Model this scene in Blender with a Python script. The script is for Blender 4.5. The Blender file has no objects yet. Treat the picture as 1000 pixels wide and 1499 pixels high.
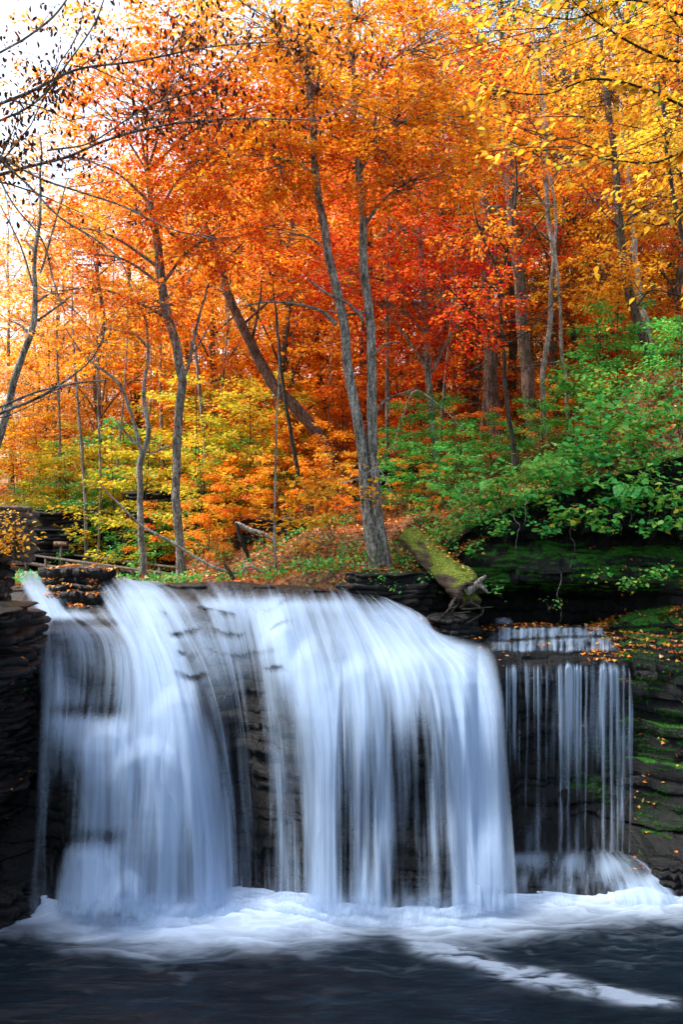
import bpy, math, random
import numpy as np
from mathutils import Vector
rng = np.random.default_rng(7); random.seed(7)
R = math.radians
SC = bpy.context.scene
COL = SC.collection
F = 1200.0; HOR = 780.0; H = 5.55

def P(px, py, Y):
    """photo pixel + real distance -> point in the place"""
    return np.array([(px - 500) / F * Y, Y, H - (py - HOR) / F * Y])

# ------------------------------------------------------------------ noise
def _hash(ix, iy, iz, seed):
    h = (ix * 374761393 + iy * 668265263 + iz * 2147483647 + seed * 1274126177) & 0xFFFFFFFF
    h = ((h ^ (h >> 13)) * 1274126177) & 0xFFFFFFFF
    h = (h ^ (h >> 16)) & 0xFFFFFFFF
    return h / 4294967295.0
def vnoise(x, y, z=0.0, seed=0):
    x, y, z = np.broadcast_arrays(np.asarray(x, float), np.asarray(y, float), np.asarray(z, float))
    ix, iy, iz = np.floor(x).astype(np.int64), np.floor(y).astype(np.int64), np.floor(z).astype(np.int64)
    fx, fy, fz = x - ix, y - iy, z - iz
    fx, fy, fz = [t * t * (3 - 2 * t) for t in (fx, fy, fz)]
    r = 0
    for dx in (0, 1):
        for dy in (0, 1):
            for dz in (0, 1):
                w = (fx if dx else 1 - fx) * (fy if dy else 1 - fy) * (fz if dz else 1 - fz)
                r = r + w * _hash(ix + dx, iy + dy, iz + dz, seed)
    return r
def fbm(x, y, z=0.0, seed=0, o=4, g=0.5):
    a, s, t = 1.0, 0.0, 0.0
    x, y, z = np.asarray(x, float), np.asarray(y, float), np.asarray(z, float)
    for i in range(o):
        s = s + a * vnoise(x * 2 ** i, y * 2 ** i, z * 2 ** i, seed + i * 17); t += a; a *= g
    return s / t
def sstep(a, b, x):
    t = np.clip((x - a) / (b - a), 0, 1); return t * t * (3 - 2 * t)
def table(cols, rows, vals):
    cols, rows, vals = np.array(cols, float), np.array(rows, float), np.array(vals, float)
    def f(px, py):
        px, py = np.broadcast_arrays(np.clip(px, cols[0], cols[-1] - 1e-6), np.clip(py, rows[0], rows[-1] - 1e-6))
        i = np.clip(np.searchsorted(cols, px, side='right') - 1, 0, len(cols) - 2)
        j = np.clip(np.searchsorted(rows, py, side='right') - 1, 0, len(rows) - 2)
        u = (px - cols[i]) / (cols[i + 1] - cols[i]); v = (py - rows[j]) / (rows[j + 1] - rows[j])
        u = 0.5 * u + 0.5 * u * u * (3 - 2 * u)
        return (vals[j, i] * (1 - u) + vals[j, i + 1] * u) * (1 - v) + (vals[j + 1, i] * (1 - u) + vals[j + 1, i + 1] * u) * v
    return f

# ------------------------------------------------------------------ objects
def tag(o, label=None, cat=None, group=None, kind=None):
    if label: o['label'] = label
    if cat: o['category'] = cat
    if group: o['group'] = group
    if kind: o['kind'] = kind
    return o
def empty(name, loc):
    o = bpy.data.objects.new(name, None); COL.objects.link(o); o.location = [float(c) for c in loc]
    o.empty_display_size = 0.2
    return o
def raw_mesh(name, V, loops, starts, mat, parent=None, colors=None, smooth=False, loc=None, uv=None, vattr=None):
    me = bpy.data.meshes.new(name)
    V = np.asarray(V, np.float32)
    if parent is not None:
        V = V - np.array(parent.location, np.float32)
    elif loc is not None:
        V = V - np.array(loc, np.float32)
    me.vertices.add(len(V)); me.vertices.foreach_set('co', V.ravel())
    me.loops.add(len(loops)); me.loops.foreach_set('vertex_index', np.asarray(loops, np.int32))
    me.polygons.add(len(starts)); me.polygons.foreach_set('loop_start', np.asarray(starts, np.int32))
    if smooth: me.polygons.foreach_set('use_smooth', np.ones(len(starts), bool))
    if colors is not None:
        a = me.attributes.new('tint', 'FLOAT_COLOR', 'FACE')
        c = np.ones((len(starts), 4), np.float32); c[:, :3] = colors
        a.data.foreach_set('color', c.ravel())
    if uv is not None:
        u = me.uv_layers.new(name='UVMap')
        u.data.foreach_set('uv', np.asarray(uv, np.float32)[np.asarray(loops)].ravel())
    for k, v in (vattr or {}).items():
        a = me.attributes.new(k, 'FLOAT', 'POINT'); a.data.foreach_set('value', np.asarray(v, np.float32))
    me.update(calc_edges=True)
    me.materials.append(mat)
    o = bpy.data.objects.new(name, me); COL.objects.link(o)
    if parent is not None: o.parent = parent
    elif loc is not None: o.location = [float(c) for c in loc]
    return o
def grid_mesh(name, G, mat, parent=None, wrap=False, flip=False, **kw):
    """G: rows x cols x 3"""
    n, m = G.shape[:2]
    i = np.arange(n - 1)[:, None]; j = np.arange(m if wrap else m - 1)[None, :]
    j2 = (j + 1) % m
    q = np.stack([i * m + j, i * m + j2, (i + 1) * m + j2, (i + 1) * m + j], -1).reshape(-1, 4)
    if flip: q = q[:, ::-1]
    return raw_mesh(name, G.reshape(-1, 3), q.ravel(), np.arange(len(q)) * 4, mat, parent, smooth=kw.pop('smooth', True), **kw)

class MB:
    """collects tubes and boxes for one mesh"""
    def __init__(s): s.V = []; s.L = []; s.S = []; s.n = 0; s.l = 0
    def quads(s, V, q):
        s.V.append(np.asarray(V, float)); q = np.asarray(q); s.L.append(q.ravel() + s.n)
        s.S.append(s.l + np.arange(len(q)) * q.shape[1]); s.n += len(V); s.l += q.size
    def tube(s, pts, rad, k=6, rough=0.0, seed=0):
        pts = np.asarray(pts, float); rad = np.broadcast_to(np.asarray(rad, float), (len(pts),))
        t = np.gradient(pts, axis=0); t /= np.linalg.norm(t, axis=1)[:, None] + 1e-9
        ref = np.array([0, 1.0, 0]) if abs(t[0][1]) < 0.8 else np.array([1.0, 0, 0])
        u = np.cross(t, ref); u /= np.linalg.norm(u, axis=1)[:, None] + 1e-9
        w = np.cross(t, u)
        a = np.arange(k) / k * 2 * math.pi
        rr = rad[:, None] * np.ones(k)[None]
        if rough:
            rr = rr * (1 + rough * (vnoise(np.cos(a)[None] * 2.5 + 9, np.sin(a)[None] * 2.5 + 9, np.cumsum(np.r_[0, np.linalg.norm(np.diff(pts, axis=0), axis=1)])[:, None] * 3, seed) - .5) * 2)
        V = pts[:, None] + rr[..., None] * (np.cos(a)[None, :, None] * u[:, None] + np.sin(a)[None, :, None] * w[:, None])
        n = len(pts)
        i = np.arange(n - 1)[:, None]; j = np.arange(k)[None]; j2 = (j + 1) % k
        q = np.stack([i * k + j, i * k + j2, (i + 1) * k + j2, (i + 1) * k + j], -1).reshape(-1, 4)
        s.quads(V.reshape(-1, 3), q)
        if k == 4: s.quads(V[-1], np.arange(4)[None])
        elif k > 4:
            s.V.append(V[-1]); s.L.append(np.arange(k) + s.n); s.S.append(np.array([s.l])); s.n += k; s.l += k
            s.V.append(V[0]); s.L.append(np.arange(k)[::-1] + s.n); s.S.append(np.array([s.l])); s.n += k; s.l += k
    def box(s, a, b, w, h, up=(0, 0, 1)):
        """beam from a to b, width w, height h"""
        a, b = np.asarray(a, float), np.asarray(b, float)
        t = b - a; t /= np.linalg.norm(t); up = np.asarray(up, float)
        u = np.cross(t, up); u /= np.linalg.norm(u); v = np.cross(u, t)
        V = [p + su * u * w / 2 + sv * v * h / 2 for p in (a, b) for su, sv in ((-1, -1), (1, -1), (1, 1), (-1, 1))]
        s.quads(V, [[0, 1, 5, 4], [1, 2, 6, 5], [2, 3, 7, 6], [3, 0, 4, 7], [3, 2, 1, 0], [4, 5, 6, 7]])
    def build(s, name, mat, parent=None, smooth=True, **kw):
        return raw_mesh(name, np.concatenate(s.V), np.concatenate(s.L), np.concatenate(s.S), mat, parent, smooth=smooth, **kw)

# ------------------------------------------------------------------ materials
def new_mat(name):
    m = bpy.data.materials.new(name); m.use_nodes = True
    nt = m.node_tree; nt.nodes.clear()
    out = nt.nodes.new('ShaderNodeOutputMaterial')
    def N(t, **kw):
        n = nt.nodes.new('ShaderNode' + t)
        for k, v in kw.items():
            if k in n.inputs: n.inputs[k].default_value = v
            else: setattr(n, k, v)
        return n
    return m, nt, out, N, nt.links.new
def ramp(N, stops):
    r = N('ValToRGB'); e = r.color_ramp.elements
    while len(e) < len(stops): e.new(0.5)
    for k, (p, c) in enumerate(stops):
        e[k].position = p; e[k].color = (*c, 1) if len(c) == 3 else c
    return r
def leaf_mat(name, trans=0.64, rough=0.5, spec=0.25):
    m, nt, out, N, L = new_mat(name)
    at = N('Attribute', attribute_name='tint')
    oi = N('ObjectInfo'); hv = N('HueSaturation')
    mr = N('MapRange'); mr.inputs['To Min'].default_value = .485; mr.inputs['To Max'].default_value = .515
    L(oi.outputs['Random'], mr.inputs['Value']); L(mr.outputs[0], hv.inputs['Hue'])
    L(at.outputs['Color'], hv.inputs['Color'])
    ge = N('NewGeometry'); nz = N('TexNoise', Scale=35.0, Detail=2.0)
    L(ge.outputs['Position'], nz.inputs['Vector'])
    mv = N('MapRange'); mv.inputs['To Min'].default_value = .75; mv.inputs['To Max'].default_value = 1.2
    L(nz.outputs['Fac'], mv.inputs['Value']); L(mv.outputs[0], hv.inputs['Value'])
    b = N('BsdfPrincipled', Roughness=rough); b.inputs['Specular IOR Level'].default_value = spec
    t = N('BsdfTranslucent')
    L(hv.outputs['Color'], b.inputs['Base Color']); L(hv.outputs['Color'], t.inputs['Color'])
    mx = N('MixShader'); mx.inputs[0].default_value = trans
    L(b.outputs[0], mx.inputs[1]); L(t.outputs[0], mx.inputs[2]); L(mx.outputs[0], out.inputs[0])
    return m
def bark_mat(name, c1, c2, c3, scale=9, rough=.85, moss=0.0):
    m, nt, out, N, L = new_mat(name)
    ge = N('NewGeometry'); mp = N('Mapping'); mp.inputs['Scale'].default_value = (1, 1, .22)
    L(ge.outputs['Position'], mp.inputs[0])
    n1 = N('TexNoise', Scale=scale, Detail=8.0, Roughness=.65); L(mp.outputs[0], n1.inputs['Vector'])
    r = ramp(N, [(.35, c1), (.5, c2), (.68, c3)]); L(n1.outputs['Fac'], r.inputs[0])
    n2 = N('TexNoise', Scale=scale * 5, Detail=5.0); L(mp.outputs[0], n2.inputs['Vector'])
    col = r.outputs[0]
    n3 = N('TexNoise', Scale=2.2, Detail=4.0); L(ge.outputs['Position'], n3.inputs['Vector'])
    r3 = ramp(N, [(.45, (0, 0, 0)), (.7, (1, 1, 1))]); L(n3.outputs['Fac'], r3.inputs[0])
    mm = N('MixRGB'); mm.inputs[2].default_value = (.05, .075, .03, 1)
    ml = N('Math', operation='MULTIPLY'); ml.inputs[1].default_value = .45 + moss * .5
    L(r3.outputs[0], ml.inputs[0]); L(ml.outputs[0], mm.inputs[0]); L(col, mm.inputs[1])
    b = N('BsdfPrincipled', Roughness=rough); b.inputs['Specular IOR Level'].default_value = .2
    mp2 = N('Mapping'); mp2.inputs['Scale'].default_value = (1, 1, .6); L(ge.outputs['Position'], mp2.inputs[0])
    n5 = N('TexNoise', Scale=26.0, Detail=6.0, Roughness=.75); L(mp2.outputs[0], n5.inputs['Vector'])
    r5 = ramp(N, [(.38, (.2, .19, .18)), (.5, (.95, .95, .95)), (.64, (1.45, 1.45, 1.4))]); L(n5.outputs['Fac'], r5.inputs[0])
    m5 = N('MixRGB', blend_type='MULTIPLY'); m5.inputs[0].default_value = 1; L(mm.outputs[0], m5.inputs[1]); L(r5.outputs[0], m5.inputs[2])
    L(m5.outputs[0], b.inputs['Base Color'])
    bp = N('Bump', Strength=1.0, Distance=.04)
    ad = N('Math', operation='ADD'); L(n1.outputs['Fac'], ad.inputs[0]); L(n2.outputs['Fac'], ad.inputs[1])
    L(ad.outputs[0], bp.inputs['Height']); L(bp.outputs[0], b.inputs['Normal']); L(b.outputs[0], out.inputs[0])
    return m
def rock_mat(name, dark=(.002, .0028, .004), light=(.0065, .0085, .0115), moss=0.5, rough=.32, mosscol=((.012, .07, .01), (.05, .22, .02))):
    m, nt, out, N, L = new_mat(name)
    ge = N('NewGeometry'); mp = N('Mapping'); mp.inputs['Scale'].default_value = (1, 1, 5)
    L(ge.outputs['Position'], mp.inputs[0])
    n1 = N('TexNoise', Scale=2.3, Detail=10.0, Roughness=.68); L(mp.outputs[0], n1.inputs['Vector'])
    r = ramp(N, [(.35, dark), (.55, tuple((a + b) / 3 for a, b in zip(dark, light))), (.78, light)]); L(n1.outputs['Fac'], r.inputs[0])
    n2 = N('TexNoise', Scale=14.0, Detail=8.0, Roughness=.7); L(mp.outputs[0], n2.inputs['Vector'])
    n3 = N('TexNoise', Scale=1.6, Detail=7.0, Roughness=.7); L(ge.outputs['Position'], n3.inputs['Vector'])
    sx = N('SeparateXYZ'); L(ge.outputs['Normal'], sx.inputs[0])
    at = N('Attribute', attribute_name='moss')
    a1 = N('Math', operation='MULTIPLY_ADD'); a1.inputs[1].default_value = .35; L(sx.outputs['Z'], a1.inputs[0]); L(n3.outputs['Fac'], a1.inputs[2])
    a2 = N('Math', operation='MULTIPLY_ADD'); a2.inputs[1].default_value = .5; L(at.outputs['Fac'], a2.inputs[0]); L(a1.outputs[0], a2.inputs[2])
    mr = ramp(N, [(1.02 - moss * .35, (0, 0, 0)), (min(1, 1.12 - moss * .35), (1, 1, 1))]); L(a2.outputs[0], mr.inputs[0])
    n4 = N('TexNoise', Scale=30.0, Detail=5.0); L(ge.outputs['Position'], n4.inputs['Vector'])
    mc = ramp(N, [(.35, mosscol[0]), (.7, mosscol[1])]); L(n4.outputs['Fac'], mc.inputs[0])
    mx = N('MixRGB'); L(mr.outputs[0], mx.inputs[0]); L(r.outputs[0], mx.inputs[1]); L(mc.outputs[0], mx.inputs[2])
    b = N('BsdfPrincipled'); L(mx.outputs[0], b.inputs['Base Color'])
    b.inputs['Specular IOR Level'].default_value = .35
    rr = N('MapRange'); rr.inputs['To Min'].default_value = rough; rr.inputs['To Max'].default_value = .95
    L(mr.outputs[0], rr.inputs['Value']); L(rr.outputs[0], b.inputs['Roughness'])
    bp = N('Bump', Strength=1.0, Distance=.05)
    ad = N('Math', operation='MULTIPLY_ADD'); ad.inputs[1].default_value = .6; L(n2.outputs['Fac'], ad.inputs[0]); L(n1.outputs['Fac'], ad.inputs[2])
    ad2 = N('Math', operation='MULTIPLY_ADD'); ad2.inputs[1].default_value = .3; L(n4.outputs['Fac'], ad2.inputs[0]); L(ad.outputs[0], ad2.inputs[2])
    L(ad2.outputs[0], bp.inputs['Height']); L(bp.outputs[0], b.inputs['Normal']); L(b.outputs[0], out.inputs[0])
    return m
def litter_mat():
    m, nt, out, N, L = new_mat('leaf_litter_ground')
    ge = N('NewGeometry')
    v = N('TexVoronoi', Scale=14.0); v.inputs['Randomness'].default_value = 1; L(ge.outputs['Position'], v.inputs['Vector'])
    sp = N('SeparateXYZ'); L(v.outputs['Color'], sp.inputs[0])
    r = ramp(N, [(0, (.05, .02, .01)), (.3, (.16, .05, .015)), (.6, (.3, .09, .02)), (.85, (.4, .16, .03)), (1, (.12, .035, .012))])
    L(sp.outputs[0], r.inputs[0])
    n = N('TexNoise', Scale=.9, Detail=6.0); L(ge.outputs['Position'], n.inputs['Vector'])
    r2 = ramp(N, [(.42, (0, 0, 0)), (.62, (1, 1, 1))]); L(n.outputs['Fac'], r2.inputs[0])
    mx = N('MixRGB'); mx.inputs[2].default_value = (.03, .035, .015, 1)
    mu = N('Math', operation='MULTIPLY'); mu.inputs[1].default_value = .6; L(r2.outputs[0], mu.inputs[0])
    L(mu.outputs[0], mx.inputs[0]); L(r.outputs[0], mx.inputs[1])
    b = N('BsdfPrincipled', Roughness=.8); L(mx.outputs[0], b.inputs['Base Color'])
    bp = N('Bump', Strength=.8, Distance=.05); L(v.outputs['Distance'], bp.inputs['Height']); L(bp.outputs[0], b.inputs['Normal'])
    L(b.outputs[0], out.inputs[0])
    return m
def water_fall_mat(name, seed=0.0, gain=1.0):
    m, nt, out, N, L = new_mat(name)
    uv = N('UVMap'); uv.uv_map = 'UVMap'
    def streak(sx, sy, det=3.0, off=0.0):
        mp = N('Mapping'); mp.inputs['Scale'].default_value = (sx, sy, 1); mp.inputs['Location'].default_value = (seed + off, off, seed)
        L(uv.outputs[0], mp.inputs[0])
        n = N('TexNoise', Scale=1.0, Detail=det, Roughness=.5); L(mp.outputs[0], n.inputs['Vector']); return n
    a = streak(3.0, .35, 2.0); b_ = streak(11.0, .45, 3.0, 7.0); c = streak(38.0, .8, 2.0, 3.0)
    s1 = N('Math', operation='MULTIPLY_ADD'); s1.inputs[1].default_value = .6; L(b_.outputs['Fac'], s1.inputs[0]); L(a.outputs['Fac'], s1.inputs[2])
    s2 = N('Math', operation='MULTIPLY_ADD'); s2.inputs[1].default_value = .22; L(c.outputs['Fac'], s2.inputs[0]); L(s1.outputs[0], s2.inputs[2])
    # mean 1.225 ; centre it
    s3 = N('Math', operation='SUBTRACT'); s3.inputs[1].default_value = .91; L(s2.outputs[0], s3.inputs[0])
    d = N('Attribute', attribute_name='dens')
    k = N('Math', operation='SUBTRACT'); k.inputs[0].default_value = 1.35; L(d.outputs['Fac'], k.inputs[1])
    s4 = N('Math', operation='MULTIPLY'); L(s3.outputs[0], s4.inputs[0]); L(k.outputs[0], s4.inputs[1])
    s5 = N('Math', operation='MULTIPLY_ADD'); s5.inputs[1].default_value = 1.1 * gain; L(d.outputs['Fac'], s5.inputs[2]); L(s4.outputs[0], s5.inputs[0])
    s6 = N('MapRange'); s6.interpolation_type = 'SMOOTHSTEP'; s6.inputs['From Min'].default_value = .12; s6.inputs['From Max'].default_value = 1.12
    L(s5.outputs[0], s6.inputs['Value'])
    ed = N('Attribute', attribute_name='edge')
    s7 = N('Math', operation='MULTIPLY'); L(s6.outputs[0], s7.inputs[0]); L(ed.outputs['Fac'], s7.inputs[1])
    df = N('BsdfDiffuse', Color=(.47, .62, .83, 1)); tl = N('BsdfTranslucent', Color=(.47, .62, .83, 1))
    bp = N('Bump', Strength=.3, Distance=.04); L(s1.outputs[0], bp.inputs['Height']); L(bp.outputs[0], df.inputs['Normal'])
    m1 = N('MixShader'); m1.inputs[0].default_value = .35; L(df.outputs[0], m1.inputs[1]); L(tl.outputs[0], m1.inputs[2])
    tr = N('BsdfTransparent')
    m2 = N('MixShader'); L(s7.outputs[0], m2.inputs[0]); L(tr.outputs[0], m2.inputs[1]); L(m1.outputs[0], m2.inputs[2])
    L(m2.outputs[0], out.inputs[0])
    return m
def pool_mat():
    m, nt, out, N, L = new_mat('pool_water')
    ge = N('NewGeometry'); mp = N('Mapping'); mp.inputs['Scale'].default_value = (.8, 3.2, 1); L(ge.outputs['Position'], mp.inputs[0])
    n = N('TexNoise', Scale=1.6, Detail=6.0, Roughness=.6, Distortion=.8); L(mp.outputs[0], n.inputs['Vector'])
    r = ramp(N, [(.35, (.002, .005, .009)), (.75, (.006, .013, .022))]); L(n.outputs['Fac'], r.inputs[0])
    f = N('Attribute', attribute_name='foam')
    b = N('BsdfPrincipled', Roughness=.3); b.inputs['Specular IOR Level'].default_value = .1; L(r.outputs[0], b.inputs['Base Color'])
    bp = N('Bump', Strength=.4, Distance=.08); L(n.outputs['Fac'], bp.inputs['Height']); L(bp.outputs[0], b.inputs['Normal'])
    df = N('BsdfDiffuse', Color=(.50, .63, .82, 1))
    mx = N('MixShader'); L(f.outputs['Fac'], mx.inputs[0]); L(b.outputs[0], mx.inputs[1]); L(df.outputs[0], mx.inputs[2])
    L(mx.outputs[0], out.inputs[0])
    return m
def flat_mat(name, c, rough=.6):
    m, nt, out, N, L = new_mat(name)
    ge = N('NewGeometry'); n = N('TexNoise', Scale=12.0, Detail=5.0); L(ge.outputs['Position'], n.inputs['Vector'])
    r = ramp(N, [(.3, tuple(x * .6 for x in c)), (.7, tuple(min(1, x * 1.25) for x in c))]); L(n.outputs['Fac'], r.inputs[0])
    b = N('BsdfPrincipled', Roughness=rough); L(r.outputs[0], b.inputs['Base Color']); L(b.outputs[0], out.inputs[0])
    return m

LEAF = leaf_mat('autumn_leaf'); GREENLEAF = leaf_mat('green_leaf', .5, .42, .35); LITTERLEAF = leaf_mat('fallen_leaf', .1, .4, .4)
BARK_GREY = bark_mat('grey_bark', (.08, .07, .06), (.30, .28, .25), (.62, .60, .55), 14)
BARK_BROWN = bark_mat('brown_bark', (.05, .033, .028), (.15, .105, .085), (.28, .21, .175), 12)
BARK_PALE = bark_mat('pale_bark', (.12, .12, .105), (.34, .34, .31), (.5, .5, .47), 6)
BARK_DARK = bark_mat('dark_bark', (.02, .017, .014), (.05, .045, .038), (.10, .09, .08))
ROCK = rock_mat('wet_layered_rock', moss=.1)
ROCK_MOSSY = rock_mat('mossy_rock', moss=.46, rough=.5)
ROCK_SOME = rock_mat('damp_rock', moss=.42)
GROUND = litter_mat()
MOSS = leaf_mat('moss_blade', .25, .8, .1)
WOOD = bark_mat('weathered_wood', (.10, .085, .07), (.2, .175, .15), (.3, .27, .24), 14)
LOGM = bark_mat('log_bark', (.05, .035, .02), (.16, .11, .06), (.3, .22, .13), 10, moss=.2)

# ------------------------------------------------------------------ palettes (linear leaf colours)
PAL = dict(
    orange=[(.9, .29, .015), (.92, .38, .02), (.84, .19, .012), (.93, .48, .035), (.88, .25, .012)],
    deep=[(.78, .13, .012), (.66, .08, .012), (.85, .2, .015), (.55, .05, .012)],
    red=[(.6, .05, .015), (.74, .09, .015), (.48, .03, .015), (.82, .17, .015)],
    amber=[(.9, .42, .025), (.92, .5, .04), (.88, .34, .02), (.85, .5, .06)],
    yellow=[(.88, .52, .035), (.9, .45, .025), (.85, .6, .07), (.8, .4, .02)],
    gold=[(.8, .36, .02), (.85, .46, .03), (.7, .25, .015), (.9, .55, .06)],
    pale=[(.9, .52, .12), (.9, .62, .2), (.88, .42, .1), (.9, .66, .28)],
    lime=[(.42, .48, .03), (.6, .52, .03), (.26, .4, .035), (.7, .5, .03)],
    green=[(.05, .42, .08), (.09, .55, .1), (.14, .6, .1), (.04, .3, .07)],
    fresh=[(.14, .62, .11), (.25, .68, .12), (.09, .52, .1), (.42, .7, .12)],
    hemlock=[(.012, .04, .016), (.02, .06, .02), (.03, .075, .025)],
    brown=[(.09, .02, .018), (.14, .035, .02), (.2, .05, .03), (.06, .016, .016)],
    litter=[(.5, .13, .015), (.62, .22, .03), (.3, .06, .012), (.7, .36, .08), (.16, .04, .015), (.8, .55, .25)],
)
def colors(pal, n, mix=None, clump=None):
    c = np.array(PAL[pal])[rng.integers(0, len(PAL[pal]), n)]
    if mix:
        for p2, f in mix:
            k = rng.random(n) < f
            c[k] = np.array(PAL[p2])[rng.integers(0, len(PAL[p2]), k.sum())]
    return np.clip(c * rng.uniform(.8, 1.12, (n, 1)), 0, .95)

T_DIAMOND = (np.array([(0, 0, 0), (.45, .30, .07), (1, 0, -.05), (.45, -.30, .07)]), [[0, 1, 2], [0, 2, 3]])
T_OVAL = (np.array([(0, 0, 0), (.22, .22, .05), (.55, .27, .06), (1, 0, -.12), (.55, -.27, .06), (.22, -.22, .05), (.3, 0, 0), (.62, 0, -.02)]),
          [[0, 6, 1], [6, 7, 2, 1], [7, 3, 2], [0, 5, 6], [5, 4, 7, 6], [4, 3, 7]])
T_HEART = (np.array([(0, 0, 0), (-.08, .2, .04), (.1, .42, .08), (.4, .46, .06), (.7, .25, .0), (1, 0, -.15), (.7, -.25, .0), (.4, -.46, .06), (.1, -.42, .08), (-.08, -.2, .04), (.45, 0, -.04)]),
           [[0, 10, 3, 2, 1], [10, 5, 4, 3], [0, 9, 8, 7, 10], [10, 7, 6, 5]])
_m = []
for k, (a, r_) in enumerate([(180, .12), (140, .34), (115, .26), (80, .62), (52, .34), (25, .62), (14, .5), (0, 1.0), (-14, .5), (-25, .62), (-52, .34), (-80, .62), (-115, .26), (-140, .34)]):
    _m.append((.38 + .62 * r_ * math.cos(R(a)), .72 * r_ * math.sin(R(a)), .05 * math.cos(R(a * 3))))
T_MAPLE = (np.array(_m), [[0, 1, 2, 3, 4, 5, 6, 7][::-1], [0] + [13, 12, 11, 10, 9, 8, 7]])
T_BLADE = (np.array([(0, .06, 0), (0, -.06, 0), (.6, 0, .05), (1, 0, 0)]), [[0, 1, 2], [0, 2, 3]])

def leaves(name, C, D, Nn, S, col, tmpl, mat, parent=None, **kw):
    """C base points, D leaf directions, Nn leaf normals, S sizes, col colours"""
    C, D, Nn, S = [np.asarray(a, float) for a in (C, D, Nn, S)]
    D = D / (np.linalg.norm(D, axis=1)[:, None] + 1e-9)
    B = np.cross(Nn, D); B /= np.linalg.norm(B, axis=1)[:, None] + 1e-9
    Nn = np.cross(D, B)
    T, faces = tmpl
    V = C[:, None] + S[:, None, None] * (T[None, :, 0, None] * D[:, None] + T[None, :, 1, None] * B[:, None] + T[None, :, 2, None] * Nn[:, None])
    n, k = len(C), len(T)
    fl = np.concatenate([np.array(f) for f in faces]); lens = np.array([len(f) for f in faces])
    loops = (np.arange(n)[:, None] * k + fl[None]).ravel()
    st = np.cumsum(np.r_[0, lens[:-1]])
    starts = (np.arange(n)[:, None] * len(fl) + st[None]).ravel()
    cf = np.repeat(col, len(faces), axis=0)
    return raw_mesh(name, V.reshape(-1, 3), loops, starts, mat, parent, colors=cf, **kw)

def unit(v): return v / (np.linalg.norm(v, axis=-1, keepdims=True) + 1e-9)
def catmull(pts, n):
    pts = np.asarray(pts, float)
    if len(pts) < 3:
        t = np.linspace(0, 1, n)[:, None]; return pts[0] * (1 - t) + pts[-1] * t
    s = np.r_[0, np.cumsum(np.linalg.norm(np.diff(pts[:, :3], axis=0), axis=1))]
    q = np.linspace(0, s[-1], n)
    t = np.gradient(pts, s, axis=0)
    i = np.clip(np.searchsorted(s, q, side='right') - 1, 0, len(s) - 2)
    h = (s[i + 1] - s[i])[:, None]; u = ((q - s[i])[:, None]) / h
    return ((2 * u ** 3 - 3 * u ** 2 + 1) * pts[i] + (u ** 3 - 2 * u ** 2 + u) * h * t[i] + (-2 * u ** 3 + 3 * u ** 2) * pts[i + 1] + (u ** 3 - u ** 2) * h * t[i + 1])

class Leafer:
    def __init__(s): s.C = []; s.D = []; s.N = []; s.S = []; s.K = []
    def add(s, C, D, N, S, K): s.C.append(C); s.D.append(D); s.N.append(N); s.S.append(S); s.K.append(K)
    def spray(s, c, axis, length, width, n, size, pal, mix=None, tilt=.45, droop=.25, lift=(0, 0, 1)):
        """flat fan of leaves round a twig: alternate leaves along side twiglets"""
        axis = unit(np.asarray(axis, float)); up = np.asarray(lift, float)
        lat = unit(np.cross(up, axis)); nn = np.cross(axis, lat)
        t = rng.random(n) ** .8; w = (rng.random(n) * 2 - 1)
        w = np.sign(w) * np.abs(w) ** .8 * (1 - .65 * t ** 2)
        C = c + np.outer(t * length, axis) + np.outer(w * width * .5, lat) + np.outer(rng.normal(0, .05, n) - droop * t ** 2 * length - .1 * np.abs(w) * width, nn)
        D = axis + lat * (np.sign(w) * rng.uniform(.3, 1.3, n))[:, None] + rng.normal(0, .35, (n, 3)); D[:, 2] -= .25
        N = nn + rng.normal(0, tilt, (n, 3))
        s.add(C, D, N, size * rng.uniform(.65, 1.2, n), colors(pal, n, mix))
    def build(s, name, tmpl, mat, parent, **kw):
        return leaves(name, np.concatenate(s.C), np.concatenate(s.D), np.concatenate(s.N), np.concatenate(s.S), np.concatenate(s.K), tmpl, mat, parent, **kw)

def grow(mb, pts, r0, r1, depth, rate, spread=.7, k=4, lenf=.5, tips=None, up=.05, seed=0):
    """thin side branches off a polyline, recursively"""
    L = np.linalg.norm(np.diff(pts, axis=0), axis=1).sum()
    n = rng.poisson(rate * L) if rate * L < 60 else 60
    for _ in range(n):
        f = rng.uniform(.12, 1) ** .8; i = min(int(f * (len(pts) - 1)), len(pts) - 2)
        b = pts[i] + (pts[i + 1] - pts[i]) * rng.random()
        t = unit(pts[i + 1] - pts[i]); d = unit(t + unit(rng.normal(0, 1, 3)) * spread)
        ll = L * lenf * rng.uniform(.3, 1) * (1 - .5 * f)
        if ll < .12: continue
        m = 7
        q = [b]; dd = d.copy()
        for j in range(m - 1):
            dd = unit(dd + rng.normal(0, .12, 3) + np.array([0, 0, up])); q.append(q[-1] + dd * ll / (m - 1))
        q = np.array(q); rr = (r0 + (r1 - r0) * f) * .55
        mb.tube(q, np.linspace(rr, max(rr * .25, .0022), m), k=3 if rr < .012 else k)
        if tips is not None: tips.append(q)
        if depth > 1: grow(mb, q, rr, rr * .3, depth - 1, rate * 1.5, spread, 3, lenf, tips, up)

def in_ellipsoid(n, c, r, shell=.45):
    d = unit(rng.normal(0, 1, (n, 3))); rad = (shell + (1 - shell) * rng.random(n)) ** .6
    return c + d * rad[:, None] * np.asarray(r)

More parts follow.
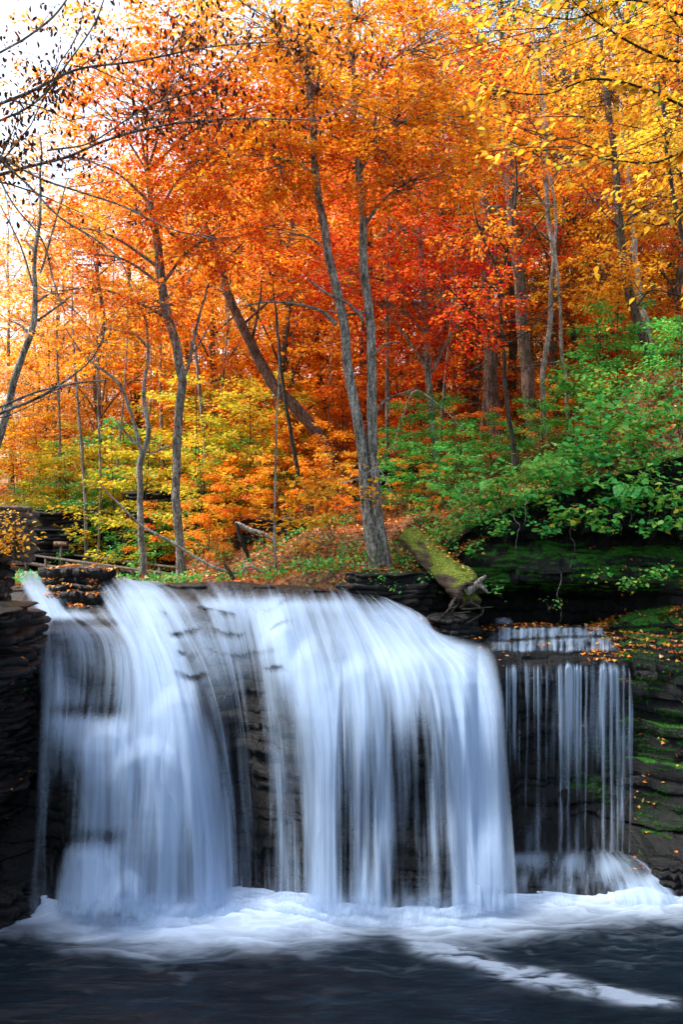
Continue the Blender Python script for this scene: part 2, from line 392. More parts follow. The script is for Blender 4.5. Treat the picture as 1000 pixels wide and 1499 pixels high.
# ------------------------------------------------------------------ world, sun, camera
w = bpy.data.worlds.new('World'); SC.world = w; w.use_nodes = True
nt = w.node_tree; bg = nt.nodes['Background']
sky = nt.nodes.new('ShaderNodeTexSky'); sky.sky_type = 'NISHITA'; sky.sun_disc = False
SUN_EL, SUN_AZ = 56.0, -80.0
sky.sun_elevation = R(SUN_EL); sky.sun_rotation = R(SUN_AZ); sky.dust_density = 3.0; sky.air_density = 1.2; sky.ozone_density = 1.5
hs = nt.nodes.new('ShaderNodeHueSaturation'); hs.inputs['Saturation'].default_value = .6; hs.inputs['Value'].default_value = 1.0
nt.links.new(sky.outputs[0], hs.inputs['Color']); nt.links.new(hs.outputs[0], bg.inputs[0]); bg.inputs[1].default_value = .15
sl = bpy.data.lights.new('sun', 'SUN'); sl.energy = 2.6; sl.angle = R(12); sl.color = (1, .93, .84)
so = bpy.data.objects.new('sun', sl); COL.objects.link(so)
d = Vector((math.sin(R(SUN_AZ)) * math.cos(R(SUN_EL)), math.cos(R(SUN_AZ)) * math.cos(R(SUN_EL)), math.sin(R(SUN_EL))))
so.rotation_euler = d.to_track_quat('Z', 'Y').to_euler()
cd = bpy.data.cameras.new('camera'); cam = bpy.data.objects.new('camera', cd); COL.objects.link(cam); SC.camera = cam
cam.location = (0, 0, H); cam.rotation_euler = (R(90), 0, 0)
cd.sensor_fit = 'VERTICAL'; cd.sensor_height = 36; cd.lens = 36 * F / 1499; cd.shift_y = (HOR - 749.5) / 1499
cd.clip_end = 2000; cd.clip_start = .1
SC.view_settings.view_transform = 'Standard'; SC.view_settings.look = 'None'; SC.view_settings.gamma = 1
SC.view_settings.exposure = 1.5
SC.render.engine = 'CYCLES'
cy = SC.cycles
cy.use_denoising = True; cy.max_bounces = 8; cy.diffuse_bounces = 4; cy.transmission_bounces = 4; cy.transparent_max_bounces = 24
cy.glossy_bounces = 2; cy.caustics_reflective = False; cy.caustics_refractive = False; cy.sample_clamp_indirect = 6
try: cy.denoiser = 'OPENIMAGEDENOISE'; cy.denoising_input_passes = 'RGB_ALBEDO_NORMAL'
except Exception: pass

# ------------------------------------------------------------------ terrain
def shepard(ctrl, p=2.6):
    c = np.array(ctrl, float)
    def f(x, y):
        x, y = np.broadcast_arrays(np.asarray(x, float), np.asarray(y, float))
        num = 0; den = 0
        for cx, cy_, cz in c:
            wt = 1 / (((x - cx) ** 2 + ((y - cy_) * .8) ** 2) + .4) ** (p / 2 + .4)
            num = num + wt * cz; den = den + wt
        return num / den
    return f
def W3(px, py, Y): p = P(px, py, Y); return (p[0], p[1], p[2])
ctrl = [W3(0, 850, 17), W3(100, 850, 18), W3(200, 868, 18.5), W3(300, 860, 18.5), W3(400, 852, 18), W3(470, 838, 17.6), W3(560, 832, 18), W3(610, 855, 17.5),
        W3(100, 848, 21), W3(250, 853, 22), W3(150, 835, 26), W3(330, 815, 23), W3(420, 800, 22), W3(480, 770, 21), W3(560, 770, 21), W3(620, 750, 20),
        W3(60, 790, 30), W3(250, 765, 28), W3(380, 735, 27), W3(480, 690, 27), W3(600, 690, 26), W3(700, 690, 24), W3(740, 670, 27), W3(790, 668, 26),
        W3(830, 625, 24), W3(955, 545, 22.5), W3(1050, 520, 21), W3(880, 680, 19.5), W3(980, 620, 18.5), W3(1080, 610, 17.5), W3(760, 740, 18.6), W3(690, 790, 18),
        W3(0, 730, 45), W3(150, 715, 45), W3(350, 660, 42), W3(500, 620, 40), W3(650, 590, 40), W3(800, 540, 40), W3(950, 450, 38), W3(1150, 400, 34), W3(1200, 480, 24),
        W3(-150, 730, 45), W3(-300, 700, 40), W3(-200, 800, 24), W3(-350, 700, 20), W3(-100, 850, 17), W3(-300, 700, 15),
        W3(0, 690, 80), W3(300, 620, 80), W3(500, 560, 80), W3(700, 480, 80), W3(900, 400, 75), W3(1100, 330, 70), W3(-200, 680, 80),
        (-40, 120, 16), (0, 120, 24), (40, 120, 42), (80, 90, 45), (-80, 90, 14), (-40, 30, 12), (-25, 40, 9)]
TH = shepard(ctrl)
def terrain_z(x, y):
    x, y = np.broadcast_arrays(np.asarray(x, float), np.asarray(y, float))
    z = TH(x, y) + (fbm(x * .35, y * .35, 0, 3, 4) - .5) * .9 * sstep(17.5, 24, y) + (fbm(x * 2, y * 2, 0, 5, 3) - .5) * .14
    a = x / y; m = sstep(-.46, -.42, a) * (1 - sstep(-.215, -.185, a)) * (1 - sstep(28, 31, y))   # the stream's channel
    return z - np.maximum(0, z - (5.55 - .0645 * y)) * m
xs = np.r_[np.linspace(-120, -14, 40), np.linspace(-13.7, 13.7, 260), np.linspace(14, 120, 40)]
ys = np.r_[17.0, 17.01, np.linspace(17.2, 34, 170), np.linspace(34.6, 60, 60), np.linspace(62, 160, 40)]
X, Y = np.meshgrid(xs, ys)
Z = terrain_z(X, Y)
Z[0] -= 4
Z = Z - 6 * sstep(1.2, 2.0, X) * (Y < 19.3)
grid_mesh('hillside', np.stack([X, Y, Z], -1), GROUND)
tag(bpy.data.objects['hillside'], 'wooded slope strewn with orange fallen leaves', 'ground', kind='structure')
def on_ground(px, Y, sink=.05):
    x = (px - 500) / F * Y
    return np.array([x, Y, float(terrain_z(x, Y)) - sink])

# ------------------------------------------------------------------ cliff
FC = [-100, 0, 60, 130, 200, 280, 350, 420, 500, 600, 680, 720, 760, 850, 920, 1000, 1100]
FR = [840, 870, 900, 930, 960, 1000, 1050, 1100, 1200, 1250, 1300, 1340]
FV = [[17.5, 17.5, 17.5, 17.3, 17.0, 16.6, 16.4, 16.3, 16.4, 17.0, 17.5, 17.5, 17.5, 17.5, 17.5, 17.3, 17.0],
      [16.5, 16.5, 16.5, 16.4, 16.2, 15.7, 15.5, 15.4, 15.6, 16.4, 17.0, 17.2, 17.2, 17.2, 17.0, 16.6, 16.0],
      [15.6, 15.6, 15.9, 15.9, 15.6, 15.1, 15.0, 14.9, 15.0, 15.6, 16.4, 16.8, 16.9, 16.8, 16.5, 16.0, 15.5],
      [14.9, 14.9, 15.0, 15.1, 15.0, 14.8, 14.7, 14.6, 14.6, 14.9, 15.5, 16.0, 16.1, 16.0, 16.0, 15.4, 15.0],
      [14.4, 14.5, 14.8, 14.9, 14.6, 14.4, 14.5, 14.3, 14.1, 14.3, 14.6, 14.9, 15.1, 15.1, 15.2, 15.0, 14.6],
      [14.0, 14.2, 14.5, 14.6, 14.1, 14.0, 14.2, 13.9, 13.7, 13.7, 13.9, 14.3, 15.2, 15.3, 15.3, 14.9, 14.5],
      [13.6, 13.9, 14.1, 14.0, 13.6, 13.5, 13.9, 13.5, 13.3, 13.3, 13.4, 13.9, 15.1, 15.3, 15.3, 14.8, 14.4],
      [13.3, 13.5, 13.7, 13.5, 13.2, 13.2, 13.7, 13.3, 13.0, 13.0, 13.1, 13.6, 15.0, 15.2, 15.2, 14.7, 14.3],
      [12.7, 13.0, 13.3, 13.1, 12.8, 12.7, 13.4, 13.0, 12.6, 12.7, 12.6, 13.1, 14.5, 14.7, 14.6, 14.2, 13.8],
      [12.4, 12.6, 12.9, 12.7, 12.4, 12.4, 13.1, 12.8, 12.4, 12.4, 12.3, 12.6, 13.2, 13.3, 13.4, 13.4, 13.3],
      [12.1, 12.2, 12.5, 12.3, 12.2, 12.2, 12.6, 12.5, 12.2, 12.2, 12.1, 12.2, 12.5, 12.5, 12.5, 12.6, 12.6],
      [11.9, 11.9, 11.95, 12.0, 12.0, 12.0, 12.3, 12.2, 12.0, 12.0, 11.95, 12.0, 12.0, 12.0, 12.1, 12.1, 12.1]]
_F = table(FC, FR, FV)
def FY(px, py):
    px, py = np.broadcast_arrays(np.asarray(px, float), np.asarray(py, float))
    y = sum(w_ * _F(px + a_, py + b_) for a_, b_, w_ in ((0, 0, .2), (0, -22, .2), (0, 22, .2), (0, -42, .1), (0, 42, .1), (-14, 0, .1), (14, 0, .1)))
    def bump(cx, w, top, a, l=90):
        # a rounded boulder: sudden at its top, fading below
        u = (px - cx) / w
        q = py - 30 * u * u - 16 * (fbm(px * .035, py * .01, 0, int(cx), 3) - .5)
        return a * np.exp(-np.abs(u) ** 2.6) * sstep(top - 14, top + 20, q) * (1 - sstep(top + l * .6, top + l * 1.6, q))
    return y - bump(100, 50, 905, .22, 70) - bump(160, 40, 925, .2, 80) - bump(85, 40, 1000, .22, 90) - bump(150, 50, 1058, .42, 130) - bump(215, 45, 1085, .25, 150) - bump(78, 34, 1120, .22, 80) - bump(125, 48, 1240, .3, 110) - bump(185, 34, 1285, .2, 70) - bump(600, 120, 955, .10, 160) - bump(655, 85, 945, .14, 150) - bump(265, 45, 1010, .15, 200) - bump(470, 40, 935, .15, 160) - bump(535, 40, 965, .14, 160) - bump(420, 34, 905, .12, 120)
_gx = np.arange(-320, 1330, 4.0); _gy = np.arange(820, 1420, 3.0)
_GV = FY(*np.meshgrid(_gx, _gy))
def FY(px, py):
    px, py = np.broadcast_arrays(np.asarray(px, float), np.asarray(py, float))
    a = np.clip((px - _gx[0]) / 4.0, 0, len(_gx) - 1.001); b = np.clip((py - _gy[0]) / 3.0, 0, len(_gy) - 1.001)
    i = a.astype(int); j = b.astype(int); u = a - i; v = b - j
    return (_GV[j, i] * (1 - u) + _GV[j, i + 1] * u) * (1 - v) + (_GV[j + 1, i] * (1 - u) + _GV[j + 1, i + 1] * u) * v
def front_y(x, z, fy=None, y0=14.0):
    fy = fy or FY
    y = np.full(np.broadcast(x, z).shape, y0)
    for _ in range(26):
        px = 500 + x * F / y; py = HOR + (H - z) * F / y
        y = .5 * y + .5 * fy(px, py)
    return y
LIP = np.array([(-200, 868), (20, 862), (75, 850), (150, 848), (185, 850), (225, 853), (300, 851), (380, 851), (440, 855), (500, 861), (550, 873), (590, 890), (625, 905), (650, 925), (690, 928), (730, 916), (800, 914), (870, 918), (920, 905), (1000, 885), (1200, 850)], float)
def strata_sheet(name, x0, x1, z0, ztop_f, yf, mat, nx=520, amp=.10, seed=1, back=3.0, parent=None, thick=(.10, .30), mossf=None, fine=.03, dip=0.0, wild=0.0):
    """cliff of thin beds: every bed sticks out or recedes by its own amount"""
    r = np.random.default_rng(seed)
    x = np.linspace(x0, x1, nx)
    ztop = ztop_f(x); zmax = ztop.max()
    zs = [z0]
    amp = amp * (1 + wild * sstep(3.4, 5.0, x))
    while zs[-1] < zmax: zs.append(zs[-1] + r.uniform(*thick))
    rows = []; 
    for k in range(len(zs) - 1):
        a, b = zs[k], zs[k + 1]
        wob = (fbm(x * .5, k * 3.1, 0, seed, 3) - .5) * .16
        off = r.uniform(-1, 1) * amp + (fbm(x * .8 + k * 7, k * 1.7, 0, seed + 3, 4) - .5) * amp * 2.4
        # broken blocks along the bed
        jj = np.floor(x / .55 + vnoise(x * 1.1, k // 3, 0, seed) * 2.5).astype(np.int64); j2 = np.floor(x / .21 + vnoise(x * 2.3, k // 2, 0, seed + 1) * 2).astype(np.int64)
        zi = np.zeros(nx, int)
        off = off + (_hash(jj, zi + k // 3, zi, seed) - .5) * amp * 1.1 + (_hash(j2, zi + k, zi, seed) - .5) * amp * .4
        off = off + (fbm(x * .9, zs[k] * 1.4, 0, seed + 30, 4) - .5) * amp * 3.5
        wob = wob + (_hash(jj, zi, zi + 5, seed) - .5) * .10 + (fbm(x * 2.2, k * .7, 0, seed + 6, 3) - .5) * .10
        for f, inn in ((0.0, .05), (.12, 0), (.5, -.012), (.86, 0), (1.0, .04)):
            z = a + (b - a) * f + wob
            z = np.minimum(z, ztop - .004 * (len(zs) - k))
            y = yf(x, z) + off + inn + (fbm(x * 5, z * 9, k, seed + 9, 4) - .5) * fine * 5
            rows.append(np.stack([x, y, z + (fbm(x * 4, k, f * 3, seed + 2, 3) - .5) * .03], -1))
    last = rows[-1]
    for f in (.1, .3, .7, 1.2, 2, back):
        q = last.copy(); q[:, 1] += f; q[:, 2] = ztop - dip * max(0, f - .2) + (fbm(x * 2, q[:, 1] * 2, 0, seed, 4) - .5) * .10 + .02
        rows.append(q)
    G = np.array(rows)
    G[..., 2] += 0
    moss = mossf(G[..., 0], G[..., 1], G[..., 2]).ravel() if mossf is not None else np.zeros(G[..., 0].size)
    return grid_mesh(name, G, mat, parent, flip=False, smooth=False, vattr={'moss': moss})
lipx = (LIP[:, 0] - 500) / F * 16.0
def lip_z(x):
    px = 500 + x * F / 16.2
    return H - (np.interp(px, LIP[:, 0], LIP[:, 1]) + 3 - HOR) / F * 16.2
def moss_cliff(x, y, z):
    px = 500 + x * F / y
    return sstep(860, 930, px) * .45 * sstep(1.0, 1.5, z)
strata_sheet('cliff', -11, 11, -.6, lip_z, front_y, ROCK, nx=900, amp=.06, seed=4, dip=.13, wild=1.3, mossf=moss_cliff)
tag(bpy.data.objects['cliff'], 'dark wet cliff of thin rock beds behind the waterfall', 'cliff', kind='structure')

# ------------------------------------------------------------------ falling water
DC = [20, 45, 60, 80, 105, 135, 165, 190, 215, 250, 280, 305, 325, 345, 365, 390, 415, 440, 465, 490, 512, 540, 565, 595, 625, 650, 680, 705, 728, 745]
DR = [838, 850, 862, 885, 900, 920, 945, 975, 1000, 1040, 1060, 1085, 1130, 1180, 1230, 1250, 1280, 1345]
DV = [
 # 20  45  60   80  105  135  165  190  215  250  280  305  325  345  365  390  415  440  465  490  512  540  565  595  625  650  680  705  728  745
 [.5, .6, .5, .1, .0, .0, .2, .4, .2, .0, .0, .0, .0, .0, .0, .0, .0, .0, .0, .0, .0, .0, .0, .0, .0, .0, .0, .0, .0, .0],
 [.7, .8, .7, .2, .0, .0, .5, .7, .6, .1, .0, .0, .0, .0, .0, .0, .0, .0, .0, .0, .0, .0, .0, .0, .0, .0, .0, .0, .0, .0],
 [.8, .9, .8, .4, .0, .0, .6, .85, .8, .35, .2, .2, .25, .22, .25, .2, .2, .2, .2, .15, .1, .0, .0, .0, .0, .0, .0, .0, .0, .0],
 [.8, .9, .95, .8, .1, .0, .5, .9, .9, .6, .5, .55, .6, .55, .6, .7, .8, .85, .8, .8, .75, .6, .7, .5, .3, .2, .2, .1, .0, .0],
 [.5, .8, .9, .9, .8, .6, .5, .8, .95, .6, .4, .4, .45, .4, .55, .75, .8, .8, .75, .7, .7, .75, .85, .8, .7, .6, .5, .4, .2, .0],
 [.2, .5, .7, .65, .6, .65, .6, .7, .95, .7, .45, .4, .4, .35, .4, .8, .85, .8, .8, .75, .75, .8, .85, .85, .85, .85, .8, .8, .7, .4],
 [.2, .5, .6, .5, .5, .55, .55, .7, .97, .85, .5, .45, .45, .4, .3, .6, .9, .9, .8, .75, .8, .85, .9, .9, .9, .9, .92, .95, .95, .6],
 [.2, .5, .65, .6, .5, .5, .55, .7, .97, .95, .6, .35, .35, .3, .25, .45, .85, .95, .85, .85, .85, .85, .9, .9, .9, .9, .95, .98, .98, .7],
 [.2, .5, .7, .7, .5, .4, .5, .7, .97, .98, .75, .35, .3, .25, .22, .35, .7, .95, .9, .85, .85, .85, .85, .85, .85, .9, .95, .98, .98, .7],
 [.2, .55, .75, .75, .6, .5, .5, .75, .97, .98, .85, .45, .3, .22, .2, .28, .5, .85, .95, .9, .85, .9, .8, .8, .8, .85, .95, 1., 1., .6],
 [.2, .55, .75, .75, .8, .85, .85, .85, .97, .98, .92, .55, .3, .2, .18, .25, .42, .75, .97, .92, .8, .92, .8, .75, .75, .82, .95, 1., 1., .6],
 [.2, .5, .6, .6, .8, .9, .9, .9, .97, .98, .95, .65, .32, .2, .16, .22, .38, .65, .97, .92, .75, .93, .82, .7, .7, .8, .95, 1., 1., .6],
 [.2, .45, .55, .35, .5, .85, .9, .88, .93, .96, .95, .8, .4, .2, .14, .2, .32, .5, .95, .92, .68, .93, .85, .62, .62, .75, .92, 1., 1., .6],
 [.2, .42, .45, .22, .3, .8, .88, .85, .9, .94, .93, .88, .5, .2, .13, .18, .28, .42, .9, .9, .6, .9, .85, .55, .55, .7, .9, 1., 1., .6],
 [.2, .42, .4, .2, .35, .78, .85, .82, .88, .92, .9, .9, .6, .22, .12, .17, .26, .38, .85, .88, .55, .88, .82, .5, .5, .65, .88, 1., 1., .65],
 [.25, .4, .4, .3, .8, .92, .92, .8, .86, .9, .88, .9, .62, .24, .12, .17, .26, .38, .84, .86, .55, .86, .8, .4, .35, .55, .88, 1., 1., .7],
 [.4, .45, .4, .5, .85, .95, .9, .8, .85, .9, .86, .88, .66, .28, .12, .18, .28, .4, .84, .86, .58, .86, .8, .4, .3, .55, .9, 1., 1., .75],
 [.6, .6, .6, .7, .85, .95, .9, .85, .85, .9, .86, .9, .7, .4, .3, .3, .4, .5, .88, .9, .7, .9, .85, .6, .6, .75, .95, 1., 1., .85]]
_D0 = table(DC, DR, DV)
def DENS(px, py):
    d = _D0(px, py)
    z_ = sstep(225, 262, px) * (1 - sstep(395, 440, px)) * sstep(868, 885, py) * (1 - sstep(985, 1010, py))
    q = py + (px - 320) ** 2 * .0009 + (fbm(px * .03, py * .01, 0, 5, 3) - .5) * 14
    ph = ((q - 880) / 31 + 1.3 * fbm(px * .018, py * .006, 0, 15, 2)) % 1.0
    br = sstep(.42, .6, fbm(px * .03, py * .03, 0, 25, 3))
    d = d * (1 - z_ * .55 * br * (1 - sstep(.0, .45, ph))) + .04 * z_
    z2 = sstep(62, 85, px) * (1 - sstep(165, 190, px))
    d = d * (1 - .35 * z2 * (np.exp(-((py - 912) / 6) ** 2) + np.exp(-((py - 1040) / 12) ** 2) + np.exp(-((py - 1226) / 12) ** 2)))
    dark = np.exp(-((px - 372) / 26) ** 2) * sstep(940, 1000, py) * (1 - sstep(1290, 1340, py))
    gaps = sstep(.50, .68, fbm(px * .05, py * .0025, 0, 33, 3)) * sstep(425, 455, px) * (1 - sstep(675, 700, px)) * sstep(905, 1100, py)
    d = d * (1 - .30 * gaps - .22 * np.exp(-((px - 606) / 34) ** 2) * sstep(1000, 1120, py) - .25 * np.exp(-((px - 512) / 9) ** 2) * sstep(1000, 1100, py))
    lf = sstep(.5, .66, fbm(px * .045 + 3, py * .003, 0, 37, 3)) * (1 - sstep(320, 345, px)) * sstep(940, 1040, py)
    d = d * (1 - .16 * lf)
    mid = sstep(280, 320, px) * (1 - sstep(400, 430, px))
    return d * (1 - .5 * dark) + .17 * mid * sstep(862, 885, py) * (1 - .55 * sstep(980, 1060, py))
FLOW = [
 [(18, 838), (30, 862), (48, 895), (50, 930), (52, 970), (56, 1010), (54, 1080), (50, 1160), (44, 1260), (36, 1345)],
 [(45, 836), (58, 860), (78, 893), (88, 930), (92, 970), (92, 1010), (88, 1080), (84, 1160), (80, 1260), (76, 1345)],
 [(68, 842), (85, 866), (112, 900), (150, 930), (160, 970), (158, 1010), (150, 1070), (148, 1160), (142, 1260), (140, 1345)],
 [(150, 846), (165, 866), (182, 893), (200, 930), (215, 970), (222, 1010), (225, 1080), (222, 1160), (218, 1260), (215, 1345)],
 [(180, 845), (196, 862), (215, 893), (232, 930), (250, 970), (262, 1010), (275, 1080), (284, 1160), (290, 1260), (292, 1345)],
 [(200, 850), (222, 862), (248, 893), (268, 930), (288, 970), (303, 1010), (320, 1080), (332, 1160), (340, 1260), (344, 1345)],
 [(255, 850), (272, 862), (300, 893), (315, 930), (328, 970), (338, 1010), (350, 1080), (358, 1160), (364, 1260), (366, 1345)],
 [(330, 849), (338, 862), (350, 893), (360, 930), (368, 970), (374, 1010), (382, 1080), (388, 1160), (390, 1260), (391, 1345)],
 [(385, 850), (390, 862), (398, 893), (405, 930), (414, 970), (420, 1010), (428, 1080), (432, 1160), (434, 1260), (435, 1345)],
 [(435, 853), (440, 866), (450, 893), (462, 930), (474, 970), (482, 1010), (488, 1080), (490, 1160), (491, 1260), (492, 1345)],
 [(480, 857), (488, 870), (500, 895), (516, 930), (530, 970), (538, 1010), (543, 1080), (545, 1160), (546, 1260), (547, 1345)],
 [(525, 864), (536, 876), (555, 900), (580, 932), (605, 970), (618, 1010), (628, 1080), (634, 1160), (638, 1260), (640, 1345)],
 [(562, 874), (578, 884), (598, 897), (616, 914), (634, 940), (668, 975), (682, 1020), (694, 1120), (700, 1240), (704, 1345)],
 [(592, 886), (606, 893), (620, 902), (630, 918), (662, 938), (702, 955), (722, 1000), (735, 1100), (747, 1240), (753, 1345)],
 [(614, 897), (622, 901), (630, 908), (636, 924), (676, 932), (722, 950), (736, 1000), (744, 1100), (754, 1240), (762, 1345)]]
def water_sheet(name, flow, dens, mat, off=.26, relief=.09, ns=560, nt_=170, seed=0, parent=None, edge=(.03, .03), yf=None, tfade=(0.0, 0.0), pw=1.25):
    yf = yf or FY
    f = np.array(flow, float)                       # lines x pts x 2
    nl, npt = f.shape[:2]
    L = np.array([catmull(l, nt_) for l in f])      # lines x nt x 2
    s = np.linspace(0, nl - 1, ns); i = np.clip(s.astype(int), 0, nl - 2); u = (s - i)[:, None, None]
    T = np.gradient(L, axis=0)
    A = (2 * u ** 3 - 3 * u ** 2 + 1) * L[i] + (u ** 3 - 2 * u ** 2 + u) * T[i] + (-2 * u ** 3 + 3 * u ** 2) * L[i + 1] + (u ** 3 - u ** 2) * T[i + 1]
    px, py = A[..., 0], A[..., 1]
    D = dens(px, py)
    t = np.linspace(0, 1, nt_)[None, :]
    xm = (px - 500) / F * 14.0
    sm = np.cumsum(np.r_[0, np.hypot(*(A[1:, nt_ // 2] - A[:-1, nt_ // 2]).T)]) / F * 14
    tm = t * 5.0 + 0 * px
    n1 = fbm(sm[:, None] * 2.2, tm * .35, 0, seed + 1, 3) - .5
    n2 = fbm(sm[:, None] * 7, tm * .4, 0, seed + 2, 2) - .5
    Yv = yf(px, py) - off - .10 * D - relief * (n1 * 2 + n2 * .7) * sstep(0, .25, t)
    V = np.stack([(px - 500) / F * Yv, Yv, H - (py - HOR) / F * Yv], -1)
    e = sstep(0, edge[0], np.linspace(0, 1, ns))[:, None] * sstep(0, edge[1], 1 - np.linspace(0, 1, ns))[:, None] * np.ones_like(px)
    if tfade[0]: e = e * sstep(0, tfade[0], t)
    if tfade[1]: e = e * sstep(0, tfade[1], 1 - t)
    # soften the carpet of the table with a little wobble along the flow
    D = np.clip(D + (n1 * .35) * (1 - D), 0, 1.05) ** pw
    G = V; uvs = np.stack([np.repeat(sm[:, None], nt_, 1), tm], -1).reshape(-1, 2)
    return grid_mesh(name, G, mat, parent, uv=uvs, vattr={'dens': D.ravel(), 'edge': e.ravel()})
WM1 = water_fall_mat('falling_water', 0.0, 1.0); WM2 = water_fall_mat('falling_water_veil', 31.0, 1.25)
fall = empty('waterfall', P(400, 1340, 12.0)); tag(fall, 'wide silky white main waterfall pouring over the dark cliff into the pool', 'waterfall', kind='structure')
water_sheet('water_sheet', FLOW, DENS, WM1, parent=fall, seed=3, tfade=(0, .05), edge=(.03, .14), yf=lambda a, b: FY(np.minimum(a, 700), b))
water_sheet('water_veil', FLOW, lambda a, b: DENS(a, b) * .95 - .12, WM2, off=.30, parent=fall, seed=8, relief=.12, tfade=(.08, .04), edge=(.05, .18), yf=lambda a, b: FY(np.minimum(a, 700), b))

SPR = [[(x, 1300), (x - 3, 1318), (x - 5, 1335), (x - 8, 1352), (x - 10, 1372)] for x in (70, 200, 340, 480, 620, 760)]
water_sheet('spray', SPR, lambda a, b: .6 + .25 * fbm(a * .02, b * .03, 0, 9, 3) * (1 - .7 * np.exp(-((a - 385) / 45) ** 2)), WM2, off=.45, relief=.05, ns=300, nt_=50, parent=fall, seed=19, edge=(.12, .12), tfade=(.55, .5))

# right-hand lace
def lace_prof(px, py):
    cols = [(735, 4, .35), (748, 3, .5), (756, 3, .35), (771, 5, .75), (790, 4, .3), (800, 3, .35), (821, 6, 1.0), (833, 5, .65), (846, 5, .55), (858, 4, .95), (868, 5, .2), (884, 5, .9), (896, 5, .8), (905, 6, .95), (913, 4, .8), (923, 3, .5)]
    hi = fbm(px * .33, py * .003, 0, 61, 3); lo = fbm(px * .07, py * .002, 0, 62, 2)
    d = .17 + .75 * sstep(.46, .78, .55 * hi + .45 * lo) * (1 - .7 * sstep(1000, 1180, py)) + .18 * (px > 800) * (1 - sstep(1000, 1180, py))
    for c, wd, a in cols:
        c = c + 1.6 * (fbm(py * .012, c, 0, 6, 2) - .5) * 2
        wd2 = wd * .42 * (1 + .9 * (1 - sstep(965, 1010, py)) + .5 * sstep(1100, 1240, py))
        d = d + a * .62 * np.exp(-((px - c) / wd2) ** 2)
    ft = (1 - .5 * sstep(1020, 1230, py)) * sstep(963, 985, py)
    left = np.where(px < 760, 1 - .75 * sstep(1050, 1180, py), 1)
    return np.clip(d * ft * left * (.62 + .5 * fbm(px * .2, py * .004, 0, 44, 3)), 0, .9)
def FR_(px, py): return np.minimum(FY(px, py), 14.95 - .05 * 0 + 0 * px) - (.0)
LF = [[(x0, 966), (x0 + dx * .5, 985), (x0 + dx, 1030), (x0 + dx, 1100), (x0 + dx, 1180), (x0 + dx, 1248)] for x0, dx in ((726, 2), (760, 4), (800, 6), (840, 3), (868, -3), (885, 4), (905, 6), (920, 8))]
lace = empty('lace_waterfall', P(830, 1250, 14.3)); tag(lace, 'thin lacy strands of water dropping from the right ledge', 'waterfall', kind='structure')
water_sheet('water_strands', LF, lace_prof, WM1, off=.12, relief=.03, ns=760, nt_=110, parent=lace, seed=12, pw=.9, yf=FR_, edge=(.03, .02))
STEP = [[(x, 917), (x - 1 + dx * .2, 926), (x + dx * .5, 938), (x + dx * .8, 948), (x + dx, 957)] for x, dx in ((718, -12), (760, -10), (800, -6), (840, 2), (870, 8), (888, 24))]
def step_d(px, py):
    d = .05 + 1.0 * fbm(px * .22, py * .02, 0, 21, 4)
    return d * (1 - .55 * np.exp(-((py - 935 - 3 * np.sin(px * .02)) / 2.6) ** 2)) * sstep(914, 921, py) * (1 - .8 * sstep(950, 957, py))
water_sheet('step_water', STEP, step_d, WM1, off=.05, relief=.04, ns=360, nt_=60, parent=lace, seed=15, pw=.9, edge=(.16, .14), tfade=(.06, .1))
water_sheet('top_trickle', [[(724, 903), (723, 908), (722, 914)], [(738, 903), (740, 908), (742, 914)], [(750, 904), (752, 908), (756, 914)]], lambda a, b: .62 + 0 * a, WM1, off=.1, relief=.02, ns=60, nt_=20, parent=lace, seed=16, edge=(.35, .35), tfade=(.2, .2), yf=lambda a, b: 17.0 + 0 * a)
MND = [[(x, 1236 + dy), (x + dx * .3, 1256 + dy * .6), (x + dx * .6, 1285), (x + dx * .9, 1315), (x + dx, 1348)] for x, dx, dy in ((735, 5, 10), (775, 0, 6), (820, -5, 4), (860, 6, 2), (885, 35, 4), (905, 62, 8), (922, 84, 14))]
def mnd_d(px, py):
    g = lambda cx, cy_, wx, wy, a: a * np.exp(-((px - cx) / wx) ** 2 - ((py - cy_) / wy) ** 2)
    return np.clip(.34 + g(765, 1258, 30, 14, .35) + g(838, 1262, 22, 16, .4) + g(898, 1268, 20, 18, .5) + g(925, 1312, 24, 26, .4) + g(860, 1340, 140, 12, .5) + g(965, 1318, 22, 26, .6) + g(955, 1285, 14, 12, .3), 0, 1)
water_sheet('base_veil', MND, mnd_d, WM1, off=.14, relief=.07, ns=320, nt_=70, parent=lace, seed=21, pw=1.05, edge=(.06, .06), tfade=(.12, 0))

# ------------------------------------------------------------------ pool
px_ = np.linspace(-9, 9, 620); py_ = np.r_[np.linspace(5.0, 8.6, 30), np.linspace(8.65, 12.9, 300)]
X, Y = np.meshgrid(px_, py_)
PX = 500 + X * F / Y; PY = HOR + H * F / Y
wx = (fbm(X * 1.1, Y * 2.2, 0, 40, 4) - .5); wy = (fbm(X * 1.3 + 9, Y * 3, 0, 44, 4) - .5)
st = fbm(X * 1.2 + wx * 2.5, Y * 6.5 + wy * 4, 0, 50, 5, .58)
fine_ = fbm(X * 3 + wx * 5, Y * 14 + wy * 8, 0, 57, 4, .6)
front = np.interp(PX, [-50, 60, 120, 250, 400, 470, 560, 640, 740, 800, 900, 1000], [1345, 1362, 1382, 1392, 1388, 1376, 1362, 1378, 1366, 1352, 1346, 1338])
fo = 1 - sstep(-38, 26, PY - front + (st - .5) * 38 + (fine_ - .5) * 12)
cen = np.interp(PX, [560, 620, 680, 740, 800, 860, 920, 990], [1358, 1375, 1398, 1425, 1437, 1448, 1460, 1468])
band = np.exp(-((PY - cen + wx * 22) / np.interp(PX, [560, 700, 850, 1000], [15, 11, 9, 7])) ** 2) * sstep(560, 640, PX) * (1 - sstep(960, 1010, PX))
fo = np.maximum(fo, np.clip(band * (1.6 * st + 2.2 * fine_ - 1.3), 0, .42))
